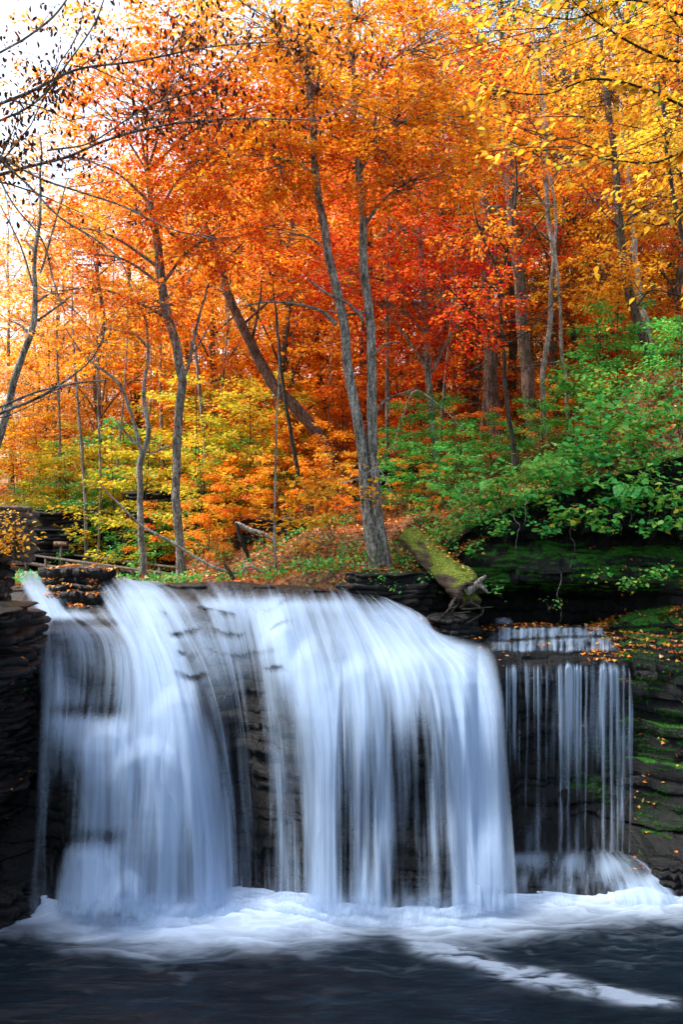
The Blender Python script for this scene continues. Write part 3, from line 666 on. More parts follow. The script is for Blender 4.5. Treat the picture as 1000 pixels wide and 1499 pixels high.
wisp = sstep(.56, .8, fine_ * .55 + st * .55) * .05 * (1 - sstep(40, 110, PY - front))
fo = np.clip(np.maximum(fo, wisp), 0, 1) * np.where(Y > 12.6, 1, 1)
fo = fo * (.78 + .22 * sstep(.3, .6, fine_))
Zp = (fbm(X * .9, Y * 2.4, 0, 60, 4) - .5) * .10 + fo * .10 * fbm(X * 1.5, Y * 4, 0, 63, 2) + .06 * sstep(11.4, 12.1, Y) * fo
grid_mesh('pool_water', np.stack([X, Y, Zp], -1), pool_mat(), vattr={'foam': fo.ravel()})
tag(bpy.data.objects['pool_water'], 'dark plunge pool with white foam where the falls land', 'water', kind='structure')

# ------------------------------------------------------------------ rocks
def boulder(name, label, cat, cx, cy_, z0, z1, rx, ry, mat=ROCK, seed=0, taper=.25, group=None, thick=(.05, .16), amp=.12, shift=(0, 0), moss=0.0, n=150, parent=None):
    r = np.random.default_rng(seed + 100)
    a = np.arange(n) / n * 2 * math.pi; ca, sa = np.cos(a), np.sin(a)
    sup = (np.abs(ca) ** 3 + np.abs(sa) ** 3) ** (-1 / 3)
    zs = [z0]
    while zs[-1] < z1 - thick[0]: zs.append(min(z1, zs[-1] + r.uniform(*thick)))
    rows = []
    for k in range(len(zs) - 1):
        za, zb = zs[k], zs[k + 1]; f = (za - z0) / (z1 - z0)
        off = 1 - taper * f ** 1.5 + r.uniform(-1, 1) * amp * .5
        lob = (fbm(ca * 1.6 + 5, sa * 1.6 + 5, k * .35, seed, 4) - .5) * .5 + (fbm(ca * 5 + 5, sa * 5 + 5, k * 2.3, seed, 3) - .5) * amp * 1.3
        tl = (fbm(ca + 3, sa + 3, k * .2, seed + 5, 2) - .5) * .14 + (fbm(ca * 4 + 3, sa * 4 + 3, k * .8, seed + 5, 3) - .5) * .09
        zi = np.zeros(n, int); jj = np.floor(a * 2.6 + vnoise(ca * 3, sa * 3, k // 2, seed) * 2.2).astype(np.int64); j2 = np.floor(a * 7 + vnoise(ca * 6, sa * 6, k, seed)).astype(np.int64)
        lob = lob + (_hash(jj, zi + k // 2, zi, seed) - .5) * amp * 1.5 + (_hash(j2, zi + k, zi, seed) - .5) * amp * .6 + (fbm(ca * 2 + 9, sa * 2 + 9, zs[k] * 2.5, seed + 8, 3) - .5) * .3
        for g, inn in ((0, -.05), (.15, 0), (.6, .015), (.88, 0), (1, -.04)):
            q = sup * (off + lob + inn) + (fbm(ca * 9 + 20, sa * 9 + 20, k * 3 + g * 2, seed, 3) - .5) * .07
            rows.append(np.stack([cx + shift[0] * f + rx * q * ca, cy_ + shift[1] * f + ry * q * sa, za + (zb - za) * g + tl], -1))
    top = rows[-1]; c = top.mean(0)
    for f in (.85, .6, .35, .12, .01):
        q = c + (top - c) * f; q[:, 2] = top[:, 2] * f + c[2] * (1 - f) + (1 - f) * .05 + (fbm(q[:, 0] * 4, q[:, 1] * 4, 0, seed, 4) - .5) * .08; rows.append(q)
    G = np.array(rows)
    o = grid_mesh(name, G, mat, parent, wrap=True, smooth=False, vattr={'moss': np.full(G[..., 0].size, moss)}, loc=None if parent else (cx, cy_, z0))
    if label: tag(o, label, cat, group)
    return o
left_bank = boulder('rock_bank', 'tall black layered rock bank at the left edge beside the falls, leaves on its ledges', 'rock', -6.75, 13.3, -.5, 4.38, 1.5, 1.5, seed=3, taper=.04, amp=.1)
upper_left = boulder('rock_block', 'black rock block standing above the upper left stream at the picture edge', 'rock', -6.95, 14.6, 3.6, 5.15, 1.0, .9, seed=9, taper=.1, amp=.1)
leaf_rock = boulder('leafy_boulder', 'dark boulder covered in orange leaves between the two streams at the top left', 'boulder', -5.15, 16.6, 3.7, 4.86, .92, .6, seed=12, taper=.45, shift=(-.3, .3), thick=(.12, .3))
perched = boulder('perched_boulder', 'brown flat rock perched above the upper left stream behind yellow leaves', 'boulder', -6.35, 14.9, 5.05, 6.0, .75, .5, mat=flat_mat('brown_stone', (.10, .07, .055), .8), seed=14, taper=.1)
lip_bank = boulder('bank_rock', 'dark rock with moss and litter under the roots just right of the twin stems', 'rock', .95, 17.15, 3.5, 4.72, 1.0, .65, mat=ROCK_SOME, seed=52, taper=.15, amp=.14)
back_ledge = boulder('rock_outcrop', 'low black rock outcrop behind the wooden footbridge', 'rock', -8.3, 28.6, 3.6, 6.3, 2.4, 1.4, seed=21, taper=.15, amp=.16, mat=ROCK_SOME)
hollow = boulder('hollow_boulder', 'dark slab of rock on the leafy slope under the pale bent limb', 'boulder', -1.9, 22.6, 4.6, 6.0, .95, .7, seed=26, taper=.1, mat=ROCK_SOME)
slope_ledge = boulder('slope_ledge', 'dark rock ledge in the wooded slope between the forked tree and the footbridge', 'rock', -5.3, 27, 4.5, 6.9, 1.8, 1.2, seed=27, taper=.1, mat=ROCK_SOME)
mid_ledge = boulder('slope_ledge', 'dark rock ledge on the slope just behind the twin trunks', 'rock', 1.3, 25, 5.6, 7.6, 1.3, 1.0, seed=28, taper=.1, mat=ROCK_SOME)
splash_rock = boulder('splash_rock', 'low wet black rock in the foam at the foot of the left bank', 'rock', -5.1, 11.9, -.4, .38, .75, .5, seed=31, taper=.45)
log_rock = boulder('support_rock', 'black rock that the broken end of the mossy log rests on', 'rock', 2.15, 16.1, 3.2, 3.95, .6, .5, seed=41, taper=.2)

foot1 = boulder('foot_rock', 'low black rock in the spray under the two middle strands at the right', 'rock', 3.35, 13.1, -.3, .3, .5, .4, seed=61, taper=.4)
foot2 = boulder('foot_rock', 'low black rock at the right edge beyond the bright fan of falling water', 'rock', 5.25, 12.8, -.3, .38, .5, .45, seed=63, taper=.4)
foot3 = boulder('foot_rock', 'wet black rock breaking the veil at the foot of the centre right falls', 'rock', 1.0, 12.35, -.3, .5, .4, .3, seed=65, taper=.3)
# mossy outcrop, right
OC = [600, 660, 700, 760, 850, 920, 1000, 1150]
OR = [560, 690, 730, 765, 790, 803, 815, 850, 862, 875, 900, 960]
OV = [[19, 19, 18.6, 18.0, 17.4, 17.0, 16.6, 16.0], [18.6, 18.4, 18.0, 17.3, 16.9, 16.6, 16.3, 15.8], [18.2, 17.9, 17.3, 16.9, 16.6, 16.4, 16.1, 15.6],
      [18.0, 17.6, 17.3, 17.1, 16.9, 16.8, 16.5, 16.0], [18, 17.6, 17.4, 17.3, 17.3, 17.4, 17.0, 16.4], [18, 17.5, 17.2, 17.1, 17.3, 17.5, 17.2, 16.4],
      [17.9, 17.5, 17.0, 16.7, 16.5, 16.5, 16.7, 16.2], [17.9, 17.5, 17.0, 16.5, 16.1, 16.0, 16.2, 15.8], [17.9, 17.6, 17.3, 17.3, 17.0, 16.6, 16.2, 15.7],
      [18, 17.9, 17.9, 17.9, 17.7, 17.0, 16.2, 15.6], [18, 18, 18, 18, 17.7, 17.0, 16.1, 15.5], [18, 18, 18, 18, 17.8, 17.2, 16.0, 15.4]]
OF = table(OC, OR, OV)
def oc_top(x):
    px = 500 + x * F / 17.2
    return H - (np.interp(px, [560, 640, 690, 740, 800, 850, 920, 1000, 1150, 1400], [850, 815, 775, 745, 730, 705, 690, 665, 610, 560]) - HOR) / F * 17.2 
outcrop = strata_sheet('mossy_outcrop', 1.7, 13, 3.0, oc_top, lambda x, z: front_y(x, z, OF, 17.0), ROCK_MOSSY, nx=560, amp=.15, seed=17, back=3.4, thick=(.14, .42), fine=.06,
                       mossf=lambda x, y, z: sstep(3.9, 4.4, z) * (1 - .55 * sstep(5.3, 5.8, z)) * .22 + 0 * x)
tag(outcrop, 'big mossy rock outcrop with a black hollow beneath it at the right', 'rock')

# leaves lying on upward faces
def up_faces(obj, thr=.55, region=None):
    me = obj.data; n = len(me.polygons)
    c = np.empty(n * 3, np.float32); nn = np.empty(n * 3, np.float32); ar = np.empty(n, np.float32)
    me.polygons.foreach_get('center', c); me.polygons.foreach_get('normal', nn); me.polygons.foreach_get('area', ar)
    c = c.reshape(-1, 3) + np.array(obj.location); nn = nn.reshape(-1, 3)
    px = 500 + c[:, 0] * F / c[:, 1]; py = HOR + (H - c[:, 2]) * F / c[:, 1]
    ok = np.abs(nn[:, 2]) > thr
    if region is not None: ok &= region(px, py, c)
    i = np.where(ok)[0]
    return c[i], nn[i] * np.sign(nn[i][:, 2:3]), ar[i]
LV = Leafer()
def litter_on(obj, n, thr=.55, region=None, size=.085, pal='litter', lift=.012, mix=None, L=LV, tilt=.35):
    c, nn, ar = up_faces(obj, thr, region)
    if len(c) == 0: return
    cl = fbm(c[:, 0] * 2.1, c[:, 1] * 2.1, c[:, 2] * 2, 77, 3); p = ar * sstep(.38, .62, cl) + ar * .05; p /= p.sum()
    i = rng.choice(len(c), n, p=p)
    C = c[i] + rng.normal(0, .02, (n, 3)) * [1, 1, 0] + nn[i] * lift
    D = rng.normal(0, 1, (n, 3)) * [1, 1, .12]
    L.add(C, D, nn[i] + rng.normal(0, tilt, (n, 3)), size * rng.uniform(.6, 1.25, n), colors(pal, n, mix))
bright = [('orange', .35), ('amber', .12)]
cliffo = bpy.data.objects['cliff']
litter_on(cliffo, 1900, .5, lambda px, py, c: (px > 860) & (px < 1030) & (py > 850) & (py < 1000), mix=bright, size=.11)
litter_on(cliffo, 110, .5, lambda px, py, c: (px > 930) & (px < 1010) & (py > 1000) & (py < 1330), mix=bright)
litter_on(cliffo, 700, .5, lambda px, py, c: (px > 590) & (px < 900) & (py > 885) & (py < 924), mix=bright)
litter_on(cliffo, 90, .5, lambda px, py, c: (px > 700) & (px < 930) & (py > 935) & (py < 990), mix=bright, lift=.05)
litter_on(left_bank, 650, .5, lambda px, py, c: (py > 860), mix=bright, size=.075)
litter_on(leaf_rock, 1100, .22, mix=[('orange', .6)], size=.095)
litter_on(upper_left, 200, .5, mix=bright); litter_on(lip_bank, 260, .3, mix=bright); litter_on(perched, 120, .5, mix=bright)
litter_on(back_ledge, 500, .4, mix=bright); litter_on(slope_ledge, 300, .4, mix=bright); litter_on(mid_ledge, 200, .4, mix=bright); litter_on(hollow, 80, .4, mix=bright)
litter_on(outcrop, 1800, .35, lambda px, py, c: (py < 800), mix=[('orange', .2), ('brown', .25)])
litter_on(outcrop, 420, .4, lambda px, py, c: (px > 900) & (py > 820), mix=bright, size=.1)
litter_on(outcrop, 220, .3, lambda px, py, c: (py > 795) & (py < 865), mix=bright, size=.07)
n = 60000
yy = 17.3 + 20 * rng.random(n) ** 1.4; xx = (rng.random(n) * 1.25 - .62) * yy * .85
zz = terrain_z(xx, yy) + .02
LV.add(np.stack([xx, yy, zz], -1), rng.normal(0, 1, (n, 3)) * [1, 1, .3], np.array([0, 0, 1.0]) + rng.normal(0, .4, (n, 3)), .1 * rng.uniform(.6, 1.3, n), colors('litter', n, [('orange', .35), ('deep', .15)]))
o = LV.build('fallen_leaves', T_MAPLE, LITTERLEAF, None); tag(o, 'orange and brown fallen leaves scattered over rocks and slope', 'leaves', kind='stuff')

# moss tufts on the outcrop and the ledges
MV = Leafer()
def moss_on(obj, n, thr, region, size=.05):
    c, nn, ar = up_faces(obj, thr, region)
    if len(c) == 0: return
    cl = fbm(c[:, 0] * 3, c[:, 1] * 3, c[:, 2] * 4, 31, 3); p = ar * sstep(.45, .58, cl) + ar * .01; p /= p.sum()
    i = rng.choice(len(c), n, p=p)
    C = c[i] + rng.normal(0, .03, (n, 3)) * [1, .6, .3]
    D = nn[i] + rng.normal(0, .6, (n, 3)); D[:, 2] -= .15
    k = rng.random((n, 1)); col = (1 - k) * np.array([.02, .16, .02]) + k * np.array([.10, .46, .05]); col[rng.random(n) < .2] = (.10, .12, .02)
    MV.add(C, D, rng.normal(0, 1, (n, 3)), size * rng.uniform(.6, 1.5, n), col)
moss_on(outcrop, 50000, .0, lambda px, py, c: (py > 795) & (py < 865) & (px > 690) & (px < 1010))
moss_on(outcrop, 26000, .1, lambda px, py, c: (py > 806) & (py < 862) & (px > 720) & (px < 960), .045)
moss_on(outcrop, 6000, .2, lambda px, py, c: (py > 740) & (py < 800) & (px > 690))
moss_on(cliffo, 9000, .2, lambda px, py, c: (px > 900) & (px < 1010) & (py > 870) & (py < 1000))
moss_on(cliffo, 16000, .0, lambda px, py, c: (((px - 880) / 60) ** 2 + ((py - 1125) / 50) ** 2 < 1) | (((px - 955) / 50) ** 2 + ((py - 1060) / 75) ** 2 < 1) | (((px - 970) / 40) ** 2 + ((py - 1190) / 40) ** 2 < 1), .04)
o = MV.build('moss', T_BLADE, MOSS, None); tag(o, 'bright green moss on the damp rock ledges', 'moss', kind='stuff')

# ------------------------------------------------------------------ trees
def px_line(spec, Y, n=26, sink=0.0):
    """spec: (px, py, width px) from the top down to the base"""
    s = np.array(spec, float)
    Ys = np.linspace(Y[0], Y[1], len(s)) if isinstance(Y, tuple) else np.full(len(s), float(Y))
    pts = np.array([P(a, b, y) for (a, b, _), y in zip(s, Ys)])
    r = s[:, 2] / 2 / F * Ys
    A = catmull(np.c_[pts, r], n)
    if sink: A = np.vstack([A, A[-1] + [0, 0, -sink, A[-1, 3] * .25]])
    # small irregularities of a living stem
    A[1:-1, :2] += (np.stack([fbm(A[1:-1, 2] * 1.1, a, 0, int(abs(s[0, 0])), 3) for a in (1.0, 5.0)], -1) - .5) * .18 * min(1, 10 * float(r.max()))
    return A[:, :3], np.maximum(A[:, 3] * .82, .004)
def make_tree(name, label, cat, trunks, Y, bark, blobs=(), leafsize=.108, group=None, tmpl=T_DIAMOND, mat=LEAF, limbs=(), twig=.0, n_leaf=52, k=12, sp_len=.85, rough=.10, limb_bark=None, stubs=0):
    """trunks: pixel polylines top -> base. blobs: (px, py, Y, rx, rz, n sprays, palette, mix)"""
    lines = [px_line(t, Y, sink=.35 if j == 0 or t[-1][2] > 12 else 0) for j, t in enumerate(trunks)]
    base = lines[0][0][-1]
    root = empty(name, base + np.array([0, 0, .3])); tag(root, label, cat, group)
    for j, (p, r) in enumerate(lines):
        mb = MB(); mb.tube(p, r, k, rough=rough, seed=j + int(abs(base[0]) * 10)); mb.build('trunk', bark, root)
    tw = MB(); any_ = False
    for spec, yl in limbs:
        p, r = px_line(spec, yl, 18); tw.tube(p, r, 6, rough=.05); any_ = True
        if twig: grow(tw, p, r.max(), r.min(), 2, twig)
    allp = np.concatenate([p for p, _ in lines]); allr = np.concatenate([r for _, r in lines])
    for _ in range(stubs):
        i = rng.integers(2, len(allp) - 4); b = allp[i]; d_ = unit(np.array([rng.normal(), rng.normal() * .6, rng.uniform(-.2, .5)]))
        ll = rng.uniform(.5, 2.2); q = catmull([b, b + d_ * ll * .5 + [0, 0, -.03], b + d_ * ll + [0, 0, rng.normal() * .15]], 8)
        tw.tube(q, np.linspace(.018, .004, 8), 4); any_ = True
        grow(tw, q, .012, .004, 2, 1.6, .8, 3)
    LF_ = Leafer()
    for (bx, by, bY, rx, rz, ns, pal, mix) in blobs:
        c = P(bx, by, bY)
        # limb from the stem
        cand = np.where(allp[:, 2] < c[2] - .1)[0]
        i = cand[np.argmin(np.linalg.norm(allp[cand] - c, axis=1) + .5 * np.abs(allp[cand, 2] - (c[2] - rx * .7)))] if len(cand) else int(np.argmin(np.linalg.norm(allp - c, axis=1)))
        a = allp[i]; mid = (a + c) / 2 + [0, 0, .12 * np.linalg.norm(c - a)]
        q = catmull([a, mid, c], 12); r0 = min(.045, allr[i] * .55)
        tw.tube(q, np.linspace(r0, .012, 12), 5); any_ = True
        S = in_ellipsoid(int(ns * 1.4), c, (rx * 1.12, rx * 1.12, rz * 1.15), .2)
        keep = fbm(S[:, 0] * .9, S[:, 1] * .9, S[:, 2] * 1.1, 91, 3) > .38
        S = S[keep]
        for sc in S:
            ax = unit((sc - c) * [1, 1, .35] + rng.normal(0, .35, 3) * [1, 1, .3] + [0, 0, -.05])
            ln = sp_len * rng.uniform(.7, 1.3)
            LF_.spray(sc - ax * ln * .4, ax, ln, ln * .75, n_leaf, leafsize, pal, mix, tilt=.5)
            if rng.random() < .55:
                j = rng.integers(5, 12); b = q[j]; e = sc + ax * ln * .5
                m_ = (b + e) / 2 + rng.normal(0, .15, 3)
                tw.tube(catmull([b, m_, sc - ax * .1, e], 7), np.linspace(.013, .003, 7), 3)
            else:
                tw.tube(np.array([sc - ax * ln * .6, sc, sc + ax * ln * .5]), [.006, .004, .002], 3)
    if any_:
        lo = tw.build('limbs', limb_bark or bark, root); lo.parent = [c_ for c_ in root.children if c_.name.startswith('trunk')][0]
    if LF_.C: LF_.build('crown', tmpl, mat, root)
    return root

O_R = [('amber', .2), ('deep', .15)]
make_tree('twin_beech', 'tall twin stemmed tree with speckled grey bark rooted at the centre of the fall lip', 'tree',
    [[(430, -120, 5), (442, 0, 8), (450, 110, 10), (456, 190, 12), (464, 270, 13), (478, 340, 14), (492, 430, 16), (508, 520, 17), (522, 620, 19), (533, 700, 21), (545, 780, 25), (553, 822, 34)],
     [(505, -120, 6), (511, 0, 8), (516, 120, 9), (521, 210, 11), (528, 300, 13), (537, 400, 15), (542, 500, 16), (545, 600, 18), (549, 700, 20), (556, 780, 23), (562, 822, 30)]],
    (18.0, 18.0), BARK_GREY,
    [(470, 130, 18, 1.7, 1.1, 60, 'orange', [('amber', .35)]), (585, 170, 17.4, 1.7, 1.1, 62, 'orange', O_R), (400, 230, 17.6, 1.5, .9, 46, 'orange', O_R), (530, 30, 18.2, 1.9, 1.1, 60, 'orange', [('amber', .4)]),
     (630, 60, 17.8, 1.6, 1.0, 50, 'orange', [('red', .25)]), (610, 260, 17.2, 1.4, .8, 46, 'orange', [('deep', .35)]), (390, 40, 17.4, 1.7, 1.0, 56, 'amber', [('orange', .45)]), (530, 250, 19.3, 1.3, .8, 34, 'red', [('deep', .4)]), (680, 170, 17.2, 1.0, .6, 20, 'amber', [('orange', .5)])],
    limbs=[([(350, 448, 3), (395, 441, 4), (440, 446, 5), (470, 455, 6), (492, 475, 8)], 17.9), ([(452, 410, 3), (480, 430, 5), (510, 445, 5), (532, 470, 7)], 17.8),
           ([(430, 186, 2), (470, 192, 4), (500, 205, 4)], 17.9), ([(420, 345, 2), (445, 345, 3), (470, 360, 5)], 17.9), ([(550, 300, 2), (535, 330, 4)], 18), ([(585, 500, 2), (560, 505, 3), (546, 520, 5)], 17.9),
           ([(480, 455, 3), (510, 460, 4), (540, 455, 5)], 18)], twig=.8, k=16, rough=.13)
make_tree('beech', 'slender brown barked tree with orange leaves standing left of centre above the footbridge end', 'tree',
    [[(215, 250, 9), (225, 330, 12), (234, 395, 16), (242, 445, 17), (254, 495, 16), (261, 550, 16), (262, 600, 16), (256, 660, 15), (256, 720, 15), (260, 780, 16), (263, 846, 19)]],
    19.5, BARK_GREY,
    [(215, 160, 18.6, 1.8, 1.1, 62, 'orange', [('amber', .35)]), (310, 220, 18.8, 1.9, 1.1, 66, 'orange', O_R), (200, 310, 18.8, 1.6, .9, 44, 'orange', O_R), (320, 340, 19, 1.6, .9, 48, 'orange', O_R),
     (290, 80, 18.6, 1.7, 1.0, 56, 'amber', [('orange', .4)]), (120, 370, 19.2, 1.3, .7, 20, 'orange', [('pale', .4)]), (110, 230, 19, 1.5, .9, 16, 'amber', [('pale', .4)]), (70, 330, 19.2, 1.3, .8, 10, 'orange', [('pale', .4)]), (90, 110, 18.8, 1.5, .9, 13, 'amber', [('pale', .3)]), (50, 430, 19.5, 1.2, .6, 9, 'orange', [('pale', .5)]), (230, 440, 19.6, 1.4, .7, 28, 'orange', O_R), (380, 160, 19.2, 1.5, .9, 40, 'orange', O_R), (170, 60, 18.8, 1.2, .8, 20, 'amber', None)],
    limbs=[([(306, 415, 3), (290, 470, 5), (284, 505, 6), (274, 540, 6), (264, 560, 8)], 19.4), ([(310, 470, 2), (292, 500, 3), (283, 515, 4)], 19.4)], twig=.5)
make_tree('forked_sapling', 'thin pale grey tree forking into several bare limbs, left of the brown barked tree', 'tree',
    [[(198, 440, 3), (213, 470, 5), (216, 510, 6), (213, 560, 7), (212, 600, 8), (217, 640, 9), (208, 675, 11), (207, 720, 11), (208, 775, 12), (208, 828, 13)],
     [(95, 480, 2), (109, 500, 3), (134, 529, 4), (155, 545, 5), (173, 561, 6), (185, 585, 6), (193, 610, 6), (202, 645, 7), (207, 678, 8)]],
    20, BARK_PALE, [(150, 500, 20, 1.1, .6, 14, 'orange', [('amber', .4)]), (215, 440, 20, 1.0, .6, 14, 'amber', [('orange', .4)])],
    limbs=[([(168, 615, 3), (180, 630, 4), (198, 650, 5)], 19.9), ([(150, 478, 2), (175, 484, 3), (200, 492, 4), (214, 508, 5)], 20), ([(255, 650, 2), (235, 658, 3), (217, 665, 4)], 20)], twig=1.6)
make_tree('leaning_tree', 'dark brown tree leaning strongly to the left behind the twin stems', 'tree',
    [[(300, 330, 9), (322, 395, 13), (345, 455, 16), (372, 508, 18), (400, 560, 20), (430, 592, 20), (460, 625, 21), (484, 672, 24)]], 25, BARK_BROWN,
    [(330, 290, 24.6, 2.0, 1.1, 50, 'orange', O_R), (430, 320, 24.5, 2.1, 1.1, 56, 'deep', [('orange', .5)]), (370, 210, 24.6, 2.1, 1.1, 50, 'orange', O_R), (460, 420, 25, 1.7, .9, 34, 'deep', [('orange', .3)]), (290, 420, 25, 1.7, .9, 24, 'orange', [('amber', .4)])],
    limbs=[([(384, 400, 3), (378, 450, 4), (368, 500, 6)], 25)], twig=.5)
make_tree('slim_sapling', 'thin olive stemmed sapling in front of the leaning tree', 'tree',
    [[(400, 430, 3), (407, 490, 5), (413, 540, 6), (418, 580, 6), (426, 625, 7), (436, 692, 8)]], 22, BARK_DARK,
    [(400, 400, 22, .9, .5, 14, 'deep', [('orange', .5)])], twig=1, limbs=[([(425, 440, 2), (420, 500, 3), (415, 545, 4)], 22)])
make_tree('pole_sapling', 'very thin straight pale sapling rising from the yellow bushes left of the twin stems', 'tree',
    [[(407, 470, 2), (409, 560, 3), (404, 650, 3.5), (402, 760, 4), (403, 835, 5)]], 19, BARK_PALE, (), twig=0)
make_tree('red_maple', 'grey brown maple with dark red leaves right of the twin stems', 'tree',
    [[(608, 250, 6), (614, 350, 8), (619, 420, 10), (624, 490, 11), (629, 560, 12), (636, 640, 13), (645, 712, 15)]], 24, BARK_GREY,
    [(595, 330, 23.5, 2.0, 1.1, 54, 'deep', [('red', .25), ('orange', .35)]), (560, 440, 23.4, 1.9, 1.0, 44, 'red', [('deep', .4), ('orange', .3)]), (660, 430, 23.2, 2.0, 1.1, 50, 'red', [('deep', .4)]), (640, 240, 23.6, 2.0, 1.1, 50, 'deep', [('orange', .4)]),
     (700, 350, 23.2, 1.8, 1.0, 38, 'red', [('deep', .5)]), (550, 260, 24, 1.9, 1.0, 44, 'red', [('deep', .4), ('orange', .35)]), (500, 400, 24, 1.8, .9, 34, 'deep', [('red', .3)]), (620, 110, 23.5, 2.1, 1.1, 46, 'red', [('orange', .35)]), (610, 520, 24, 1.6, .7, 24, 'deep', [('orange', .3)])],
    limbs=[([(520, 400, 2), (560, 450, 4), (600, 500, 5), (625, 540, 6)], 23.8), ([(700, 420, 2), (670, 470, 4), (632, 545, 6)], 23.8), ([(560, 370, 2), (590, 420, 3), (620, 470, 5)], 23.8)], twig=1.2)
HB = [('hemlock', .0)]
for (lab, tr, Y_, bl) in (
    ('broad dark hemlock trunk, left one of the close pair right of the red maple', [(700, 60, 14), (704, 180, 17), (709, 300, 20), (712, 400, 22), (716, 500, 24), (722, 600, 26), (738, 668, 32)], 27, [(690, 60, 27, 1.9, 1.1, 22, 'hemlock', None), (740, 130, 27, 1.7, .9, 14, 'hemlock', None)]),
    ('broad brown hemlock trunk beside the pale birch, right one of the close pair', [(730, 100, 13), (740, 200, 16), (752, 320, 19), (762, 430, 21), (770, 520, 23), (778, 600, 25), (786, 672, 30)], 26, [(760, 60, 26, 1.8, 1.0, 18, 'hemlock', None), (710, 130, 26, 1.4, .7, 12, 'hemlock', None)]),
    ('hazy grey hemlock trunk farther back behind the red maple', [(676, 100, 12), (682, 300, 17), (684, 430, 19), (688, 560, 21), (692, 640, 24)], 34, [(660, 80, 34, 2.2, 1.1, 22, 'hemlock', None)])):
    make_tree('hemlock_tree', lab, 'tree', [tr], Y_, BARK_BROWN, bl, leafsize=.06, stubs=12, sp_len=1.1, n_leaf=70)
make_tree('white_birch', 'crooked pale white stemmed birch standing against the broad brown trunk', 'tree',
    [[(780, 20, 4), (787, 80, 6), (797, 150, 7), (801, 225, 7.5), (800, 300, 8), (806, 350, 9), (810, 385, 9), (807, 440, 9), (802, 510, 9.5), (797, 565, 10), (797, 610, 10), (794, 665, 12)]], 24, BARK_PALE,
    [(730, 240, 23, 1.2, .6, 24, 'amber', [('orange', .4)]), (770, 170, 23, 1.2, .6, 24, 'orange', [('amber', .5)]), (840, 230, 23.4, 1.2, .6, 18, 'orange', [('amber', .5)]), (700, 300, 22.4, 1.1, .5, 18, 'orange', [('amber', .4)]), (790, 60, 23.5, 1.3, .7, 22, 'amber', None)],
    limbs=[([(790, 170, 3), (795, 250, 4), (805, 330, 5)], 24)], twig=.8)
make_tree('birch_pole', 'thin straight pale birch leaning slightly just right of the crooked birch', 'tree',
    [[(800, 240, 3), (812, 290, 4), (815, 360, 5), (817, 420, 5), (822, 490, 6), (828, 560, 6), (834, 620, 7)]], 23.5, BARK_PALE, (), twig=.8, stubs=4)
make_tree('striped_maple', 'dark olive slim sapling with long bare arching limbs before the paired hemlocks', 'tree',
    [[(755, 230, 3), (753, 300, 4.5), (744, 363, 5), (733, 415, 5.5), (736, 496, 7), (741, 560, 7.5), (746, 600, 8), (755, 668, 10)]], 21, BARK_DARK,
    [(700, 330, 20.6, .9, .4, 12, 'amber', [('orange', .5)]), (720, 420, 20.6, 1.0, .5, 12, 'orange', [('red', .4)]), (680, 480, 20.6, .9, .45, 12, 'deep', [('orange', .4)])],
    limbs=[([(690, 280, 2), (699, 321, 3), (712, 360, 3), (725, 387, 4), (733, 415, 4)], 21), ([(640, 400, 2), (660, 425, 3), (685, 447, 4), (710, 468, 4), (735, 492, 5)], 20.8),
           ([(830, 420, 2), (800, 455, 2.5), (765, 490, 3), (738, 505, 4)], 20.8), ([(810, 300, 2), (785, 330, 2.5), (755, 365, 3)], 21)], twig=1.6)
make_tree('ash_tree', 'dark brown tree leaning left on the slope at the upper right', 'tree',
    [[(880, 60, 8), (890, 150, 11), (900, 225, 13), (904, 300, 14), (912, 375, 15), (926, 440, 16), (942, 495, 17), (960, 552, 20)]], 22.5, BARK_BROWN,
    [(900, 130, 22, 1.5, .8, 28, 'amber', [('gold', .5)]), (950, 300, 22, 1.4, .7, 26, 'gold', [('amber', .4)]), (870, 400, 22.5, 1.4, .7, 26, 'gold', [('orange', .4)]), (960, 420, 22.2, 1.3, .6, 22, 'gold', [('orange', .3)])],
    limbs=[([(850, 270, 2), (875, 300, 3), (905, 330, 5)], 22.4), ([(845, 370, 2), (880, 385, 3), (912, 400, 4)], 22.4)], twig=1.2)
make_tree('grey_tree', 'straight pale grey tree just behind the leaning brown tree at the upper right', 'tree',
    [[(905, 100, 6), (914, 200, 8), (924, 290, 9), (930, 375, 10), (938, 440, 11), (950, 520, 12)]], 25.5, BARK_PALE,
    [(930, 200, 25, 1.6, .8, 26, 'gold', [('amber', .5)]), (870, 280, 25.5, 1.5, .7, 20, 'orange', [('gold', .4)])], twig=.8)
make_tree('edge_sapling', 'slim dark sapling with a kink at the right edge of the picture', 'tree',
    [[(965, 120, 4), (976, 215, 6), (986, 280, 6), (994, 320, 7), (1002, 360, 7), (1012, 450, 8), (1020, 560, 9)]], 19.5, BARK_DARK,
    [(985, 190, 19, 1.0, .5, 16, 'yellow', [('amber', .5)])], twig=1)
make_tree('bent_tree', 'kinked bare grey tree at the left edge against the white sky', 'tree',
    [[(58, 200, 3), (54, 300, 5), (53, 380, 7), (55, 440, 9), (51, 478, 11), (35, 512, 11), (19, 555, 12), (6, 605, 13), (-15, 690, 15), (-30, 800, 17)]], 17, BARK_GREY,
    [(30, 350, 17.2, 1.2, .7, 8, 'orange', [('pale', .4)]), (80, 300, 17.4, 1.1, .7, 7, 'amber', [('pale', .4)]), (95, 430, 17.4, 1.0, .6, 7, 'orange', [('pale', .4)]), (15, 470, 17.2, .9, .5, 6, 'amber', [('orange', .5)]), (40, 240, 17.3, 1.0, .6, 5, 'amber', [('pale', .4)])],
    limbs=[([(100, 260, 2), (80, 330, 3), (58, 400, 4)], 17), ([(0, 300, 2), (25, 350, 3), (52, 430, 4)], 17), ([(120, 420, 2), (90, 445, 3), (55, 470, 5)], 17)], twig=2.2)

